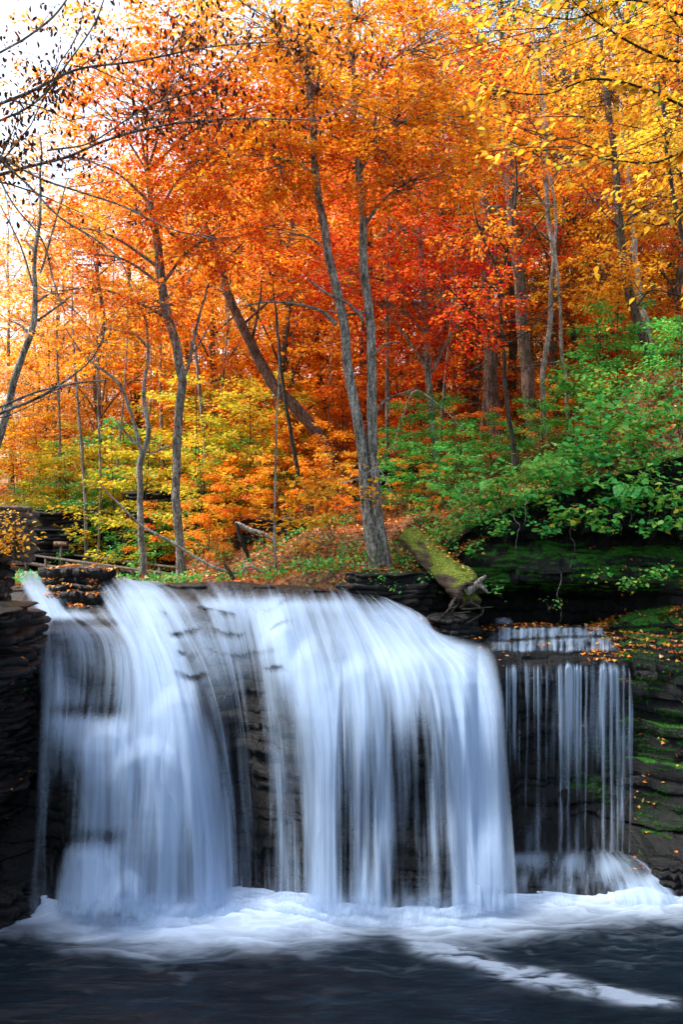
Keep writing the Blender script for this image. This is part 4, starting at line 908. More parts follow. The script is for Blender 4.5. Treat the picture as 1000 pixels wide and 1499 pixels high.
# near trees whose limbs reach in from outside the frame
def reach_tree(name, label, base, trunkpts, bark, limbs, tw_rate, depth=3):
    root = empty(name, base); tag(root, label, 'tree')
    mb = MB(); tp = catmull(trunkpts, 20); mb.tube(tp, np.linspace(.17, .06, 20), 12, rough=.08); mb.build('trunk', bark, root)
    tw = MB(); tips = []
    for spec, Y_, join in limbs:
        p, r = px_line(spec, Y_, 24)
        j = np.array(join, float); p = np.vstack([j, p]); r = np.r_[r[0] * 1.3, r]
        p2 = catmull(np.c_[p, r], 34); tw.tube(p2[:, :3], p2[:, 3], 6, rough=.06)
        tips.append(p2[6:, :3]); grow(tw, p2[5:, :3], r.max(), r.min(), depth, tw_rate, .6, 4, .42, tips, up=-.02)
    tw.build('limbs', bark, root)
    return root, tips
bt = (-5.2, 8.6)
root, tips = reach_tree('overhanging_tree', 'nearly bare tree reaching dark twigs with shrivelled brown leaves in from the upper left', (-5.2, 8.6, 3.2),
    [(-5.2, 8.6, 3.2), (-5.15, 8.6, 6), (-5.0, 8.7, 9), (-4.9, 8.6, 12.5)], BARK_GREY,
    [([(-20, 262, 7), (40, 245, 6), (100, 230, 5), (150, 208, 5), (190, 195, 4.5), (250, 182, 4), (330, 175, 3), (470, 176, 2)], 9, (-5.1, 8.6, 8.3)),
     ([(-20, 160, 6), (50, 132, 6), (100, 106, 5), (200, 90, 4), (300, 70, 3), (420, 60, 2)], 8.6, (-5, 8.7, 9.4)),
     ([(-10, 222, 4), (60, 262, 4), (120, 282, 3.5), (190, 306, 3), (240, 332, 2.5), (310, 350, 2)], 8.4, (-5.1, 8.6, 8.4)),
     ([(-10, 180, 4), (50, 150, 4), (100, 90, 3.5), (140, 30, 3), (160, -30, 2)], 8.4, (-5.05, 8.6, 8.8)),
     ([(140, 205, 3), (230, 150, 3), (290, 132, 2.5), (335, 95, 2), (372, 35, 1.6)], 8.7, (-3.2, 8.9, 9.7)),
     ([(0, 235, 4), (45, 275, 4), (90, 320, 3.5), (140, 350, 3), (175, 380, 2.5), (195, 430, 1.6)], 8.2, (-5.1, 8.6, 8.2)),
     ([(-10, 240, 4), (20, 300, 3), (60, 350, 3), (80, 420, 2.2), (95, 460, 1.6)], 8.2, (-5.1, 8.6, 8.0)),
     ([(-15, 612, 7), (0, 604, 6), (42, 587, 5), (96, 555, 4), (134, 523, 3), (156, 480, 2)], 9.4, (-5.15, 8.6, 6.2)),
     ([(-10, 600, 5), (60, 572, 4), (120, 560, 3), (160, 556, 2)], 9.2, (-5.15, 8.6, 6.4)),
     ([(30, 60, 4), (80, 20, 4), (110, -20, 3)], 8.6, (-5, 8.7, 9.9)),
     ([(-20, 0, 5), (10, -40, 5), (300, -30, 3), (380, 20, 2), (460, 60, 1.6)], 8.6, (-4.9, 8.7, 10.5))], 2.5)
LF_ = Leafer()
for q in tips:
    m = q.mean(0); px = 500 + m[0] * F / m[1]; py = HOR + (H - m[2]) * F / m[1]
    dn = 34 if (py < 240) else (3 if py < 330 else .8)
    L_ = np.linalg.norm(np.diff(q, axis=0), axis=1).sum(); n = rng.poisson(dn * L_)
    if n == 0: continue
    i = rng.integers(0, len(q), n); C = q[i] + rng.normal(0, .10, (n, 3))
    D = rng.normal(0, .5, (n, 3)) + [0, 0, -1]
    LF_.add(C, D, rng.normal(0, 1, (n, 3)), rng.uniform(.035, .08, n), colors('brown', n, [('deep', .10)]))
T_CURL = (np.array([(0, 0, 0), (.3, .2, .16), (.65, .22, .22), (1, .02, .1), (.7, -.2, .2), (.3, -.2, .14), (.5, 0, -.03)]), [[0, 6, 1], [6, 2, 1], [6, 3, 2], [0, 5, 6], [5, 4, 6], [4, 3, 6]])
LF_.build('crown', T_CURL, leaf_mat('shrivelled_leaf', .12, .7, .1), root)

root, tips = reach_tree('yellow_beech', 'near beech with large golden yellow leaves hanging in from the upper right', (4.6, 8.2, 2.5),
    [(4.6, 8.2, 2.5), (4.55, 8.2, 6), (4.6, 8.3, 9), (4.5, 8.3, 12.5)], BARK_DARK,
    [([(1010, 95, 6), (950, 75, 5), (900, 48, 4), (860, 20, 3), (830, -10, 2)], 8, (4.6, 8.3, 9.6)),
     ([(1010, 160, 6), (940, 128, 5), (870, 116, 4), (800, 138, 3), (720, 132, 2)], 7.8, (4.6, 8.3, 9.3)),
     ([(1010, 215, 5), (960, 238, 4), (900, 235, 3), (840, 226, 2)], 7.6, (4.55, 8.2, 8.7)),
     ([(1010, 25, 5), (920, 0, 4), (840, 28, 3), (750, 12, 2)], 8, (4.6, 8.3, 10.2)),
     ([(1010, 300, 4), (970, 330, 3), (930, 325, 2), (890, 345, 1.6)], 7.6, (4.55, 8.2, 8.2)),
     ([(1000, -20, 4), (900, -60, 4), (760, -40, 3), (660, 0, 2)], 8.2, (4.6, 8.3, 10.8)),
     ([(1010, 60, 4), (980, 20, 3), (940, -20, 2)], 7.5, (4.6, 8.3, 9.9)),
     ([(985, 430, 3), (960, 425, 2), (925, 435, 1.5)], 8.2, (4.9, 8.3, 7.6))], 2.4)
LF_ = Leafer()
for q in tips:
    m = q.mean(0); px = 500 + m[0] * F / m[1]; py = HOR + (H - m[2]) * F / m[1]
    L_ = np.linalg.norm(np.diff(q, axis=0), axis=1).sum(); n = rng.poisson((34 if py < 250 else 12) * L_)
    if n == 0: continue
    i = rng.integers(1, len(q), n); t = unit(q[i] - q[i - 1]); C = q[i] + rng.normal(0, .015, (n, 3))
    lat = unit(np.cross(t, [0, 0, 1.0]) + 1e-3) * rng.choice([-1, 1], n)[:, None]
    D = t * .6 + lat * .8 + rng.normal(0, .3, (n, 3)) + [0, 0, -.35]
    LF_.add(C, D, np.array([0, -.35, 1.0]) + rng.normal(0, .45, (n, 3)), rng.uniform(.06, .11, n), colors('yellow', n, [('amber', .4), ('lime', .06)]))
mbt = MB()
for k in range(85):
    px = 1010 - 300 * rng.random() ** 1.5; py = -40 + 330 * rng.random() ** 1.4
    if py > 320 - .42 * (1000 - px) * 1.0: continue
    c_ = P(px, py, rng.uniform(7.2, 9.6)); ax = unit(np.array([-1, rng.normal(0, .5), rng.normal(-.15, .25)])); ln = rng.uniform(.35, .7)
    q = catmull([c_ - ax * .5 + [0, 0, .06], c_, c_ + ax * ln - [0, 0, .08]], 8); mbt.tube(q, np.linspace(.006, .002, 8), 3)
    LF_.spray(c_, ax, ln, .32, 14, .085, 'yellow', [('amber', .4), ('orange', .25), ('lime', .06)], tilt=.6)
mbt.build('twigs', BARK_DARK, root)
LF_.build('crown', T_OVAL, LEAF, root)

# ------------------------------------------------------------------ background woods: prototypes and copies
def copy_tree(o, parent=None):
    c = o.copy(); COL.objects.link(c)
    if parent is not None: c.parent = parent
    for ch in list(o.children): copy_tree(ch, c)
    return c
def proto_tree(name, height, pals, seed, nblob=18, dense=28, bark=BARK_BROWN, leafsize=.13, low=.16, r=2.3, hemlock=False):
    root = empty(name, (0, 0, 0)); mb = MB()
    m = 16; z = np.linspace(-.5, height, m); p = np.stack([(fbm(z * .2, 1, 0, seed, 2) - .5) * 1.4, (fbm(z * .2, 7, 0, seed, 2) - .5) * 1.4, z], -1); p[:, :2] -= p[1, :2]
    mb.tube(p, np.linspace(.2, .03, m), 8, rough=.08); mb.build('trunk', bark, root)
    tw = MB(); L_ = Leafer()
    for b in range(nblob):
        f = low + (1 - low) * (b + .5) / nblob
        ang = b * 2.4 + rng.uniform(-.4, .4); R_ = (2.6 if not hemlock else 2.4 * (1.15 - f)) * (1.15 - abs(f - .6)) * rng.uniform(.5, 1.1)
        c = np.array([math.cos(ang) * R_, math.sin(ang) * R_, height * f]); c[:2] += p[int(f * (m - 1)), :2]
        a = p[max(1, int(f * (m - 1)) - 1)]
        q = catmull([a, (a + c) / 2 + [0, 0, .3], c], 8); tw.tube(q, np.linspace(.05, .012, 8), 4)
        pal, mix = pals[rng.integers(len(pals))]
        for sc in in_ellipsoid(dense, c, (r * rng.uniform(.6, 1), r * rng.uniform(.6, 1), r * .5), .1):
            ax = unit((sc - c) * [1, 1, .3] + rng.normal(0, .4, 3) * [1, 1, .3])
            ln = rng.uniform(.9, 1.6); L_.spray(sc - ax * ln * .4, ax, ln, ln * .8, 34, leafsize, pal, mix, tilt=.55)
            if rng.random() < .4: tw.tube(np.array([q[5], (q[5] + sc) / 2 + [0, 0, .1], sc + ax * .5]), [.014, .01, .004], 3)
    tw.build('limbs', bark, root); L_.build('crown', T_DIAMOND, LEAF, root)
    return root
KINDS = dict(
    orange=('background_tree', 'dense orange leaved tree in the woods behind the falls', [('orange', O_R), ('orange', [('amber', .5)])]),
    deep=('background_tree', 'tree with deep red orange leaves in the woods behind the falls', [('deep', [('orange', .4)]), ('red', [('deep', .5)])]),
    gold=('background_tree', 'golden yellow tree in the woods behind the falls', [('gold', [('amber', .4)]), ('amber', [('orange', .3)])]),
    lime=('background_tree', 'yellow green leaved tree in the woods behind the falls', [('lime', [('yellow', .4)]), ('yellow', [('lime', .2)]), ('gold', None)]),
    pale=('background_tree', 'pale peach and yellow tree far off down the valley at the left', [('pale', [('amber', .3)]), ('pale', [('orange', .3)])]),
    hemlock=('background_hemlock', 'dark green hemlock in the woods behind the falls', [('hemlock', [('green', .06)])]))
protos = {}
for kx, (nm, lab, pals) in KINDS.items():
    protos[kx] = proto_tree(nm, 17 if kx != 'hemlock' else 21, pals, seed=len(protos) + 2, hemlock=(kx == 'hemlock'), leafsize=.085 if kx == 'hemlock' else .17, bark=BARK_BROWN if kx != 'pale' else BARK_GREY)
used = {}
def put(kx, px, Y_, s=1.0, sx=1.0):
    nm, lab, _ = KINDS[kx]
    o = protos[kx] if kx not in used else copy_tree(protos[kx])
    used[kx] = used.get(kx, 0) + 1
    o.location = on_ground(px, Y_, .3); o.rotation_euler = (0, 0, rng.uniform(0, 6.28)); o.scale = (s * sx, s * sx, s)
    tag(o, lab, 'tree', {'orange': 'orange background trees', 'deep': 'red background trees', 'gold': 'golden background trees', 'lime': 'yellow green background trees', 'pale': 'pale far trees', 'hemlock': 'background hemlocks'}[kx])
BG = [('orange', 420, 30, 1), ('orange', 540, 31, 1.05), ('deep', 640, 31, .95), ('gold', 860, 30, .9), ('gold', 980, 29, .9), ('orange', 300, 32, .95), ('deep', 480, 35, 1.0), ('gold', 700, 38, .95), ('hemlock', 745, 33, 1.1),
      ('hemlock', 640, 40, 1.1), ('hemlock', 860, 40, 1.0), ('orange', 780, 42, 1.0), ('lime', 370, 36, .85), ('lime', 280, 38, .8), ('orange', 210, 40, .95), ('gold', 560, 42, 1.0), ('gold', 920, 42, 1.0), ('deep', 820, 35, .8),
      ('orange', 1060, 36, 1), ('gold', 1120, 30, 1), ('lime', 430, 46, .9), ('orange', 350, 50, 1.1), ('orange', 500, 52, 1.15), ('deep', 600, 54, 1.1), ('orange', 700, 55, 1.1), ('gold', 800, 56, 1.1), ('gold', 900, 56, 1.1), ('orange', 1000, 52, 1.1),
      ('lime', 220, 50, .8), ('gold', 300, 62, 1.0), ('pale', 190, 60, .9), ('pale', 130, 48, .7), ('pale', 90, 62, .75), ('pale', 40, 55, .65), ('pale', -20, 60, .8), ('pale', 150, 75, .9), ('lime', 150, 40, .5), ('pale', 230, 70, 1.0), ('orange', -80, 40, .7), ('orange', 60, 38, .5),
      ('gold', 380, 70, 1.2), ('orange', 460, 72, 1.3), ('gold', 540, 72, 1.3), ('orange', 640, 74, 1.3), ('gold', 740, 76, 1.3), ('orange', 840, 76, 1.3), ('gold', 950, 74, 1.3), ('orange', 1060, 70, 1.3), ('pale', -60, 78, 1.0), ('pale', 60, 80, .9),
      ('orange', -200, 30, 1), ('gold', -350, 35, 1), ('orange', 1250, 34, 1), ('gold', 1300, 42, 1.1), ('orange', -300, 50, 1.1)]
BG += [('pale', 95, 37, .8), ('gold', 155, 35, .85), ('pale', 15, 44, .85)]
BG += [('hemlock', 815, 28.5, .95), ('hemlock', 905, 32, 1.05), ('hemlock', 690, 30, .9), ('hemlock', 985, 34, 1.0), ('deep', 880, 27.5, .6)]
for a in BG: put(*a)

# the gorge goes on round the viewer: unseen dark hemlocks added to shade falls and pool
def bank_z(x, y): return 6.0
for k, (x, y, s_) in enumerate([(-9.5, 11.5, .9), (-10.5, 7.5, 1.0), (-9.2, 3.5, .9), (-12.5, 9.5, 1.15), (-13, 5, 1.1), (-8.5, -1, .9), (-12, 0, 1.1), (10.5, 9, .9), (11, 4, 1.0), (10, -1, .9), (-4, -6, 1.0), (3, -7, 1.0), (-12.5, 13.5, 1.0)]):
    o = copy_tree(protos['hemlock']); o.location = (x, y, 3.6); o.rotation_euler = (0, 0, k * 1.3); o.scale = (s_, s_, s_)
    tag(o, 'dark green hemlock out of view, added to shade the falls and pool', 'tree', 'unseen hemlocks added for shade')
gx = np.linspace(-1, 1, 60)
for side, (nm_, lab_) in ((-1, ('gorge_shade_bank', 'unseen left gorge bank added to shade the pool')), (1, ('gorge_shade_bank', 'unseen right gorge bank added to shade the pool'))):  # rock banks out of view, added to cut low sky light and sun
    yb = np.linspace(-12, 12.8, 90); prof = [(7.2, -.6), (7.3, .6), (7.6, 1.2), (7.7, 2.4), (8.1, 2.9), (8.3, 3.7), (9.5, 4.0), (14, 4.4), (30, 6)]
    G = np.array([[(side * (a_ + (fbm(y_ * .5, k_, 0, 70 + side, 3) - .5) * 1.2), y_, b_ + (fbm(y_, k_, 0, 80, 3) - .5) * .3) for y_ in yb] for k_, (a_, b_) in enumerate(prof)])
    o = grid_mesh(nm_, G, ROCK_SOME, smooth=False, vattr={'moss': np.zeros(G[..., 0].size)}); tag(o, lab_, 'bank', kind='structure')

# bare thin background stems
pole = empty('woodland_pole', (0, 0, 0)); mb = MB()
z = np.linspace(-.3, 11, 12); pp = np.stack([np.sin(z * .5) * .12, np.cos(z * .4) * .1, z], -1); mb.tube(pp, np.linspace(.075, .02, 12), 6, rough=.08); mb.build('trunk', BARK_GREY, pole)
tw = MB(); grow(tw, pp[4:], .04, .01, 2, 2.2, .8, 3, .3, up=.08); tw.build('limbs', BARK_GREY, pole)
for k in range(46):
    o = pole if k == 0 else copy_tree(pole)
    px = rng.uniform(60, 960); o.location = on_ground(px, rng.uniform(25, 46), .1); o.rotation_euler = (rng.normal(0, .05), rng.normal(0, .05), rng.uniform(0, 6.28)); s = rng.uniform(.6, 1.2); o.scale = (s, s, s)
    tag(o, 'thin bare grey stem among the trees on the wooded slope', 'tree', 'thin bare stems in the woods')

# ------------------------------------------------------------------ understory saplings
def proto_sapling(name, h, pal, mix, leafsize=.115, nb=15, tmpl=T_DIAMOND, mat=LEAF, r=1.15, per=40):
    root = empty(name, (0, 0, 0)); mb = MB(); z = np.linspace(-.15, h, 10)
    p = np.stack([np.sin(z * .9 + h) * .08, np.cos(z * .7) * .08, z], -1); mb.tube(p, np.linspace(.025, .006, 10), 5); mb.build('stem', BARK_DARK, root)
    tw = MB(); L_ = Leafer()
    for b in range(nb):
        f = .25 + .75 * b / nb; a = p[int(f * 9)]; ang = b * 2.4 + rng.uniform(-.4, .4); rr = r * (1.15 - f * .7) * rng.uniform(.7, 1.2)
        d_ = np.array([math.cos(ang), math.sin(ang), rng.uniform(.0, .3)]); e = a + d_ * rr
        tw.tube(catmull([a, a + d_ * rr * .5 + [0, 0, .06], e], 6), np.linspace(.010, .003, 6), 3)
        for g in (.45, .75, 1.0):
            ax = unit(d_ * [1, 1, .2] + rng.normal(0, .3, 3) * [1, 1, .2]); L_.spray(a + d_ * rr * g - ax * .15, ax, .65, .5, per, leafsize, pal, mix, tilt=.4, droop=.15)
    tw.build('twigs', BARK_DARK, root); L_.build('foliage', tmpl, mat, root)
    return root
SP = dict(
    orange=(proto_sapling('beech_sapling', 3.4, 'orange', O_R), 'small orange leaved beech sapling with flat tiers of leaves on the slope', 'orange saplings on the slope'),
    deep=(proto_sapling('maple_sapling', 3.0, 'deep', [('orange', .3)]), 'small sapling with rusty red tiers of leaves on the slope', 'rusty saplings on the slope'),
    gold=(proto_sapling('beech_sapling', 3.2, 'gold', [('amber', .4)]), 'small golden leaved sapling on the slope', 'golden saplings on the slope'),
    lime=(proto_sapling('maple_sapling', 3.6, 'lime', [('yellow', .25)]), 'yellow green maple sapling with flat tiers of leaves on the slope', 'yellow green saplings'),
    green=(proto_sapling('green_sapling', 2.6, 'green', [('fresh', .4)], mat=GREENLEAF), 'low bright green sapling under the trees', 'green saplings under the trees'))
us = {}
def sap(kx, px, Y_, s=1.0):
    pr, lab, grp = SP[kx]; o = pr if kx not in us else copy_tree(pr); us[kx] = 1
    o.location = on_ground(px, Y_, .05); o.rotation_euler = (rng.normal(0, .06), rng.normal(0, .06), rng.uniform(0, 6.28)); o.scale = (s, s, s); tag(o, lab, 'sapling', grp)
SL = [('lime', 250, 22, 1.0), ('lime', 300, 23, 1.05), ('lime', 190, 24, 1.1), ('lime', 150, 26, 1.1), ('lime', 120, 30, 1.2), ('green', 90, 27, 1.0), ('green', 110, 22.5, .8), ('green', 140, 24, .7), ('green', 165, 22, .6), ('lime', 340, 25, 1.0), ('lime', 230, 28, 1.4),
      ('green', 330, 27, 1.1), ('green', 390, 29, 1.0), ('lime', 380, 32, 1.3), ('lime', 280, 32, 1.5), ('lime', 200, 34, 1.5), ('orange', 330, 22, .7), ('orange', 300, 21, .55), ('orange', 370, 24, .9), ('orange', 420, 25, 1.0), ('orange', 470, 24, .9), ('deep', 350, 26, .8), ('deep', 440, 27, 1.0),
      ('orange', 500, 28, 1.1), ('gold', 460, 30, 1.1), ('gold', 430, 34, 1.2), ('orange', 540, 30, 1.1), ('gold', 590, 32, 1.2), ('orange', 640, 30, 1.0), ('orange', 690, 29, 1.0), ('deep', 600, 27, .9), ('orange', 660, 26, .7), ('orange', 710, 25, .6), ('orange', 760, 28, 1.0), ('orange', 560, 25, .7),
      ('orange', 810, 30, 1.0), ('gold', 850, 28, 1.0), ('gold', 900, 29, 1.1), ('orange', 870, 33, 1.3), ('gold', 830, 34, 1.2), ('gold', 960, 27, 1.1), ('orange', 990, 28, 1.1), ('gold', 930, 33, 1.3), ('deep', 750, 33, 1.2), ('orange', 800, 25.5, .7), ('deep', 900, 25, .7), ('gold', 1000, 33, 1.4),
      ('green', 600, 24, 1.0), ('green', 650, 24, 1.0), ('green', 625, 22, .8), ('green', 580, 22.5, .7), ('green', 680, 22, .8), ('green', 870, 22.5, 1.0), ('green', 905, 23, 1.1), ('green', 840, 21.5, .8), ('green', 980, 24, .9), ('green', 1000, 20, .9), ('green', 660, 20, .7),
      ('gold', 30, 30, 1.3), ('orange', 60, 34, 1.5), ('gold', 0, 26, 1.2), ('orange', 100, 40, 1.8), ('gold', 160, 44, 1.9), ('lime', 60, 44, 1.7), ('gold', 220, 42, 1.8), ('orange', 260, 38, 1.6), ('gold', 320, 40, 1.8), ('lime', 100, 34, 1.3), ('gold', 20, 40, 1.8),
      ('orange', 720, 34, 1.5), ('gold', 780, 38, 1.6), ('orange', 840, 40, 1.8), ('gold', 660, 36, 1.5), ('orange', 580, 38, 1.6), ('deep', 520, 34, 1.3), ('gold', 900, 38, 1.7), ('orange', 960, 36, 1.6), ('orange', 490, 38, 1.6), ('gold', 400, 42, 1.8)]
SL += [('lime', x_, y_, s_) for x_, y_, s_ in ((130, 24, 1.1), (170, 27, 1.4), (215, 25.5, 1.3), (270, 26, 1.4), (320, 27, 1.4), (360, 26, 1.2), (400, 28, 1.4), (440, 30, 1.4), (90, 29, 1.3), (300, 30, 1.6))]
SL += [('green', x_, y_, s_) for x_, y_, s_ in ((150, 29, 1.5), (200, 32, 1.7), (110, 33, 1.6), (350, 31, 1.2), (240, 24, .9))]
SL += [('lime', 225, 21.5, .8), ('gold', 285, 22.5, .8), ('lime', 60, 31, 1.2), ('gold', 100, 33, 1.3), ('lime', 40, 35, 1.4), ('orange', 240, 24, .8), ('lime', 130, 28, 1.0), ('lime', 175, 31, 1.3), ('gold', 20, 32, 1.2),
       ('gold', 345, 23, .8), ('gold', 405, 23.5, .8), ('orange', 455, 22.5, .7), ('gold', 500, 23, .7), ('orange', 520, 21, .5), ('deep', 300, 26, .9), ('orange', 600, 22, .55), ('gold', 620, 28, .9), ('orange', 260, 30, 1.2), ('gold', 350, 29, 1.1), ('green', 720, 23, .7), ('green', 760, 22, .6), ('green', 800, 22, .7)]
SL += [('green', 70, 29.5, .9), ('green', 120, 27.5, .8), ('lime', 150, 27.5, .8), ('lime', 90, 30.5, 1.1), ('green', 185, 26, .8), ('lime', 215, 25, .8), ('green', 45, 31, 1.0)]
SL = [a for a in SL if a[1] > 285 or a[2] > 22.3 + (262 - a[1]) * .034 or a[0] == 'orange']
for a in SL: sap(*a)

# ------------------------------------------------------------------ bushes near the lip
def bush(name, label, c, rx, rz, n, tmpl, size, pal, mix, group, mat=LEAF, stems=9, droop=.3, tiltv=(0, -.35, 1)):
    c = np.array(c, float); root = empty(name, c + [0, 0, -rz]); tag(root, label, 'bush', group)
    mb = MB(); L_ = Leafer(); base = c + [0, .25 * rx, -rz * 1.1]
    for s in range(stems):
        e = in_ellipsoid(1, c, (rx, rx * .8, rz), .55)[0]
        q = catmull([base + rng.normal(0, .1 * rx, 3), (base + e) / 2 + [0, 0, .25 * rz] + rng.normal(0, .08, 3), e], 9)
        mb.tube(q, np.linspace(.009, .003, 9), 3)
        k = max(3, n // stems); i = rng.integers(3, 9, k)
        t = unit(np.gradient(q, axis=0)[i]); lat = unit(np.cross(t, [0, 0, 1.0]) + 1e-3) * rng.choice([-1, 1], k)[:, None]
        C = q[i] + lat * rng.uniform(0, .22 * rx + .05, k)[:, None] + rng.normal(0, .07 * rx + .02, (k, 3))
        D = t * .5 + lat + rng.normal(0, .35, (k, 3)) + [0, -.2, -droop]
        L_.add(C, D, np.array(tiltv) + rng.normal(0, .35, (k, 3)), size * rng.uniform(.6, 1.2, k), colors(pal, k, mix))
    mb.build('stems', BARK_DARK, root); L_.build('leaves', tmpl, mat, root)
    return root
G_ = [('fresh', .5), ('lime', .08)]
GB = [  # px, py, Y, rx, rz, n, size
 (655, 770, 17.6, .45, .3, 90, .085), (690, 745, 17.4, .5, .35, 120, .09), (700, 715, 17.6, .55, .35, 120, .1), (735, 700, 17.3, .5, .35, 110, .1), (745, 735, 16.9, .5, .3, 110, .09), (790, 715, 16.7, .45, .32, 90, .11), (780, 675, 17.2, .55, .35, 120, .1),
 (812, 690, 16.5, .4, .35, 60, .15), (830, 665, 17, .5, .35, 90, .12), (828, 745, 16.3, .28, .25, 34, .13), (850, 640, 17.4, .6, .4, 120, .11), (870, 700, 16.5, .45, .3, 70, .12), (882, 610, 18, .6, .45, 120, .12), (900, 655, 17, .55, .4, 100, .12),
 (905, 725, 16.2, .4, .28, 50, .13), (930, 690, 16.4, .45, .35, 70, .12), (935, 640, 17, .55, .4, 90, .13), (955, 585, 17.6, .6, .45, 110, .12), (975, 720, 15.9, .4, .3, 60, .11), (985, 650, 16.5, .55, .4, 90, .12), (1005, 590, 17, .6, .5, 110, .12), (860, 575, 20, .6, .4, 90, .11), (840, 545, 21, .6, .35, 100, .1), (900, 560, 20, .6, .4, 100, .1)]
GB += [(745, 772, 16.8, .35, .22, 44, .09), (800, 768, 16.3, .3, .2, 34, .1), (862, 752, 16.1, .35, .25, 44, .11), (895, 762, 15.9, .25, .2, 24, .1), (958, 760, 15.8, .3, .25, 34, .1), (1000, 755, 15.6, .35, .3, 40, .11), (925, 850, 15.5, .25, .15, 26, .07), (880, 838, 15.7, .2, .1, 20, .06), (975, 838, 15.4, .3, .15, 30, .08), (690, 800, 17, .3, .2, 34, .08), (730, 860, 16.6, .15, .12, 16, .06)]
for k, (a, b, y, rx, rz, n, s) in enumerate(GB):
    bush('green_shrub', 'bright green broad leaved shrub on the bank above the mossy outcrop', P(a, b, y), rx * 1.25, rz * 1.25, int(n * 2.1), T_HEART, s * 1.08, 'green' if k % 3 else 'fresh', G_, 'green shrubs on the right bank', GREENLEAF)
YB = [(415, 745, 18.6, .8, .5, 150, .12), (455, 715, 19, .8, .45, 150, .12), (480, 755, 18.2, .6, .4, 100, .11), (435, 790, 18.2, .6, .35, 80, .11), (385, 770, 19.5, .6, .4, 80, .11), (495, 700, 20, .6, .4, 90, .11)]
for a, b, y, rx, rz, n, s in YB:
    bush('yellow_shrub', 'shrub with broad golden yellow leaves just left of the twin stems', P(a, b, y), rx, rz, n, T_HEART, s, 'yellow', [('gold', .4), ('lime', .1)], 'golden shrubs left of the twin stems')
bush('yellow_twig', 'loose spray of clear yellow leaves hanging right of the twin stems', P(640, 680, 17.2), .6, .16, 42, T_HEART, .12, 'yellow', None, None, stems=5)
bush('orange_twig', 'small orange leaved shoots growing against the twin trunk bases', P(545, 700, 17.4), .55, .75, 44, T_HEART, .12, 'amber', [('orange', .4)], None, stems=7)
bush('maple_shoot', 'few amber leaves above the top of the mossy log', P(630, 725, 17.2), .45, .35, 26, T_HEART, .12, 'amber', [('orange', .5)], None, stems=4)
bush('gold_leaved_bush', 'orange yellow bush at the left edge above the upper stream', P(18, 772, 14.0), .6, .45, 260, T_OVAL, .1, 'amber', [('yellow', .4)], None, stems=14)
bush('lime_shrub', 'small yellow green plant sprouting from the black hollow under the outcrop', P(808, 880, 16.3), .28, .16, 22, T_OVAL, .09, 'fresh', [('lime', .6)], None, GREENLEAF, stems=4)
for a, b, y in ((285, 790, 21), (180, 800, 25), (120, 730, 26), (95, 700, 28), (330, 800, 21), (520, 800, 18), (440, 825, 17.8), (610, 745, 19), (590, 800, 17.8), (470, 835, 17.1), (520, 845, 17), (575, 850, 16.7), (615, 835, 16.8), (645, 800, 17.4), (400, 842, 17.4)):
    bush('low_shrub', 'low green shrub on the shaded ground behind the fall lip', P(a, b, y), .55, .35, 110, T_OVAL, .085, 'green', [('fresh', .4), ('lime', .1)], 'low green shrubs behind the lip', GREENLEAF)
# pale dead twigs and grasses on the right bank
UG = Leafer(); n = 26000
yy = 17.3 + 12 * rng.random(n) ** 1.6; xx = (rng.random(n) * 1.05 - .5) * yy * .9
kp = fbm(xx * .8, yy * .8, 0, 66, 3) > .52 - .1 * (xx > 3); xx, yy = xx[kp], yy[kp]; n = len(xx)
C = np.stack([xx, yy, terrain_z(xx, yy) + rng.uniform(0, .3, n)], -1)
UG.add(C, rng.normal(0, 1, (n, 3)) + [0, -.3, .4], np.array([0, -.3, 1.0]) + rng.normal(0, .5, (n, 3)), rng.uniform(.05, .12, n), colors('green', n, [('fresh', .2), ('lime', .15), ('litter', .2)]))
c, nn, ar = up_faces(outcrop, .1, lambda px, py, c: (py < 770)); n = 9000; i = rng.choice(len(c), n, p=ar / ar.sum())
UG.add(c[i] + rng.normal(0, .06, (n, 3)), rng.normal(0, 1, (n, 3)) + [0, -.5, -.1], np.array([0, -.5, 1.0]) + rng.normal(0, .5, (n, 3)), rng.uniform(.04, .1, n), colors('green', n, [('fresh', .35), ('lime', .1), ('litter', .25)]))
o = UG.build('undergrowth', T_OVAL, GREENLEAF, None); tag(o, 'low mixed green ground cover on the slopes', 'undergrowth', kind='stuff')

def fern(c, s, label):
    root = empty('fern', c); tag(root, label, 'fern', 'ferns on the right bank')
    for f in range(5):
        ang = rng.uniform(-2.6, -.5); d_ = np.array([math.cos(ang), math.sin(ang) * .7, .35]); q = catmull([c, c + d_ * s * .5, c + d_ * s + [0, 0, -s * .75]], 26)
        L_ = Leafer(); t = unit(np.gradient(q, axis=0)); lat = unit(np.cross(t, [0, 0, 1.0]))
        for sg in (-1, 1):
            sz = s * .30 * np.sin(np.linspace(.25, 3.0, 26)); L_.add(q, lat * sg + t * .25 + [0, 0, -.15], np.cross(t, lat * sg), np.maximum(sz, .01), colors('fresh', 26, [('green', .4)]))
        L_.build('frond', T_DIAMOND, GREENLEAF, root)
fern(P(722 + 0, 708, 16.6), .42, 'fern with drooping fronds below the outermost green shrubs'); fern(P(915, 715, 16.0), .45, 'fern with drooping fronds on the overhanging bank edge'); fern(P(935, 718, 15.9), .42, 'yellowing fern beside the drooping fern on the bank edge')

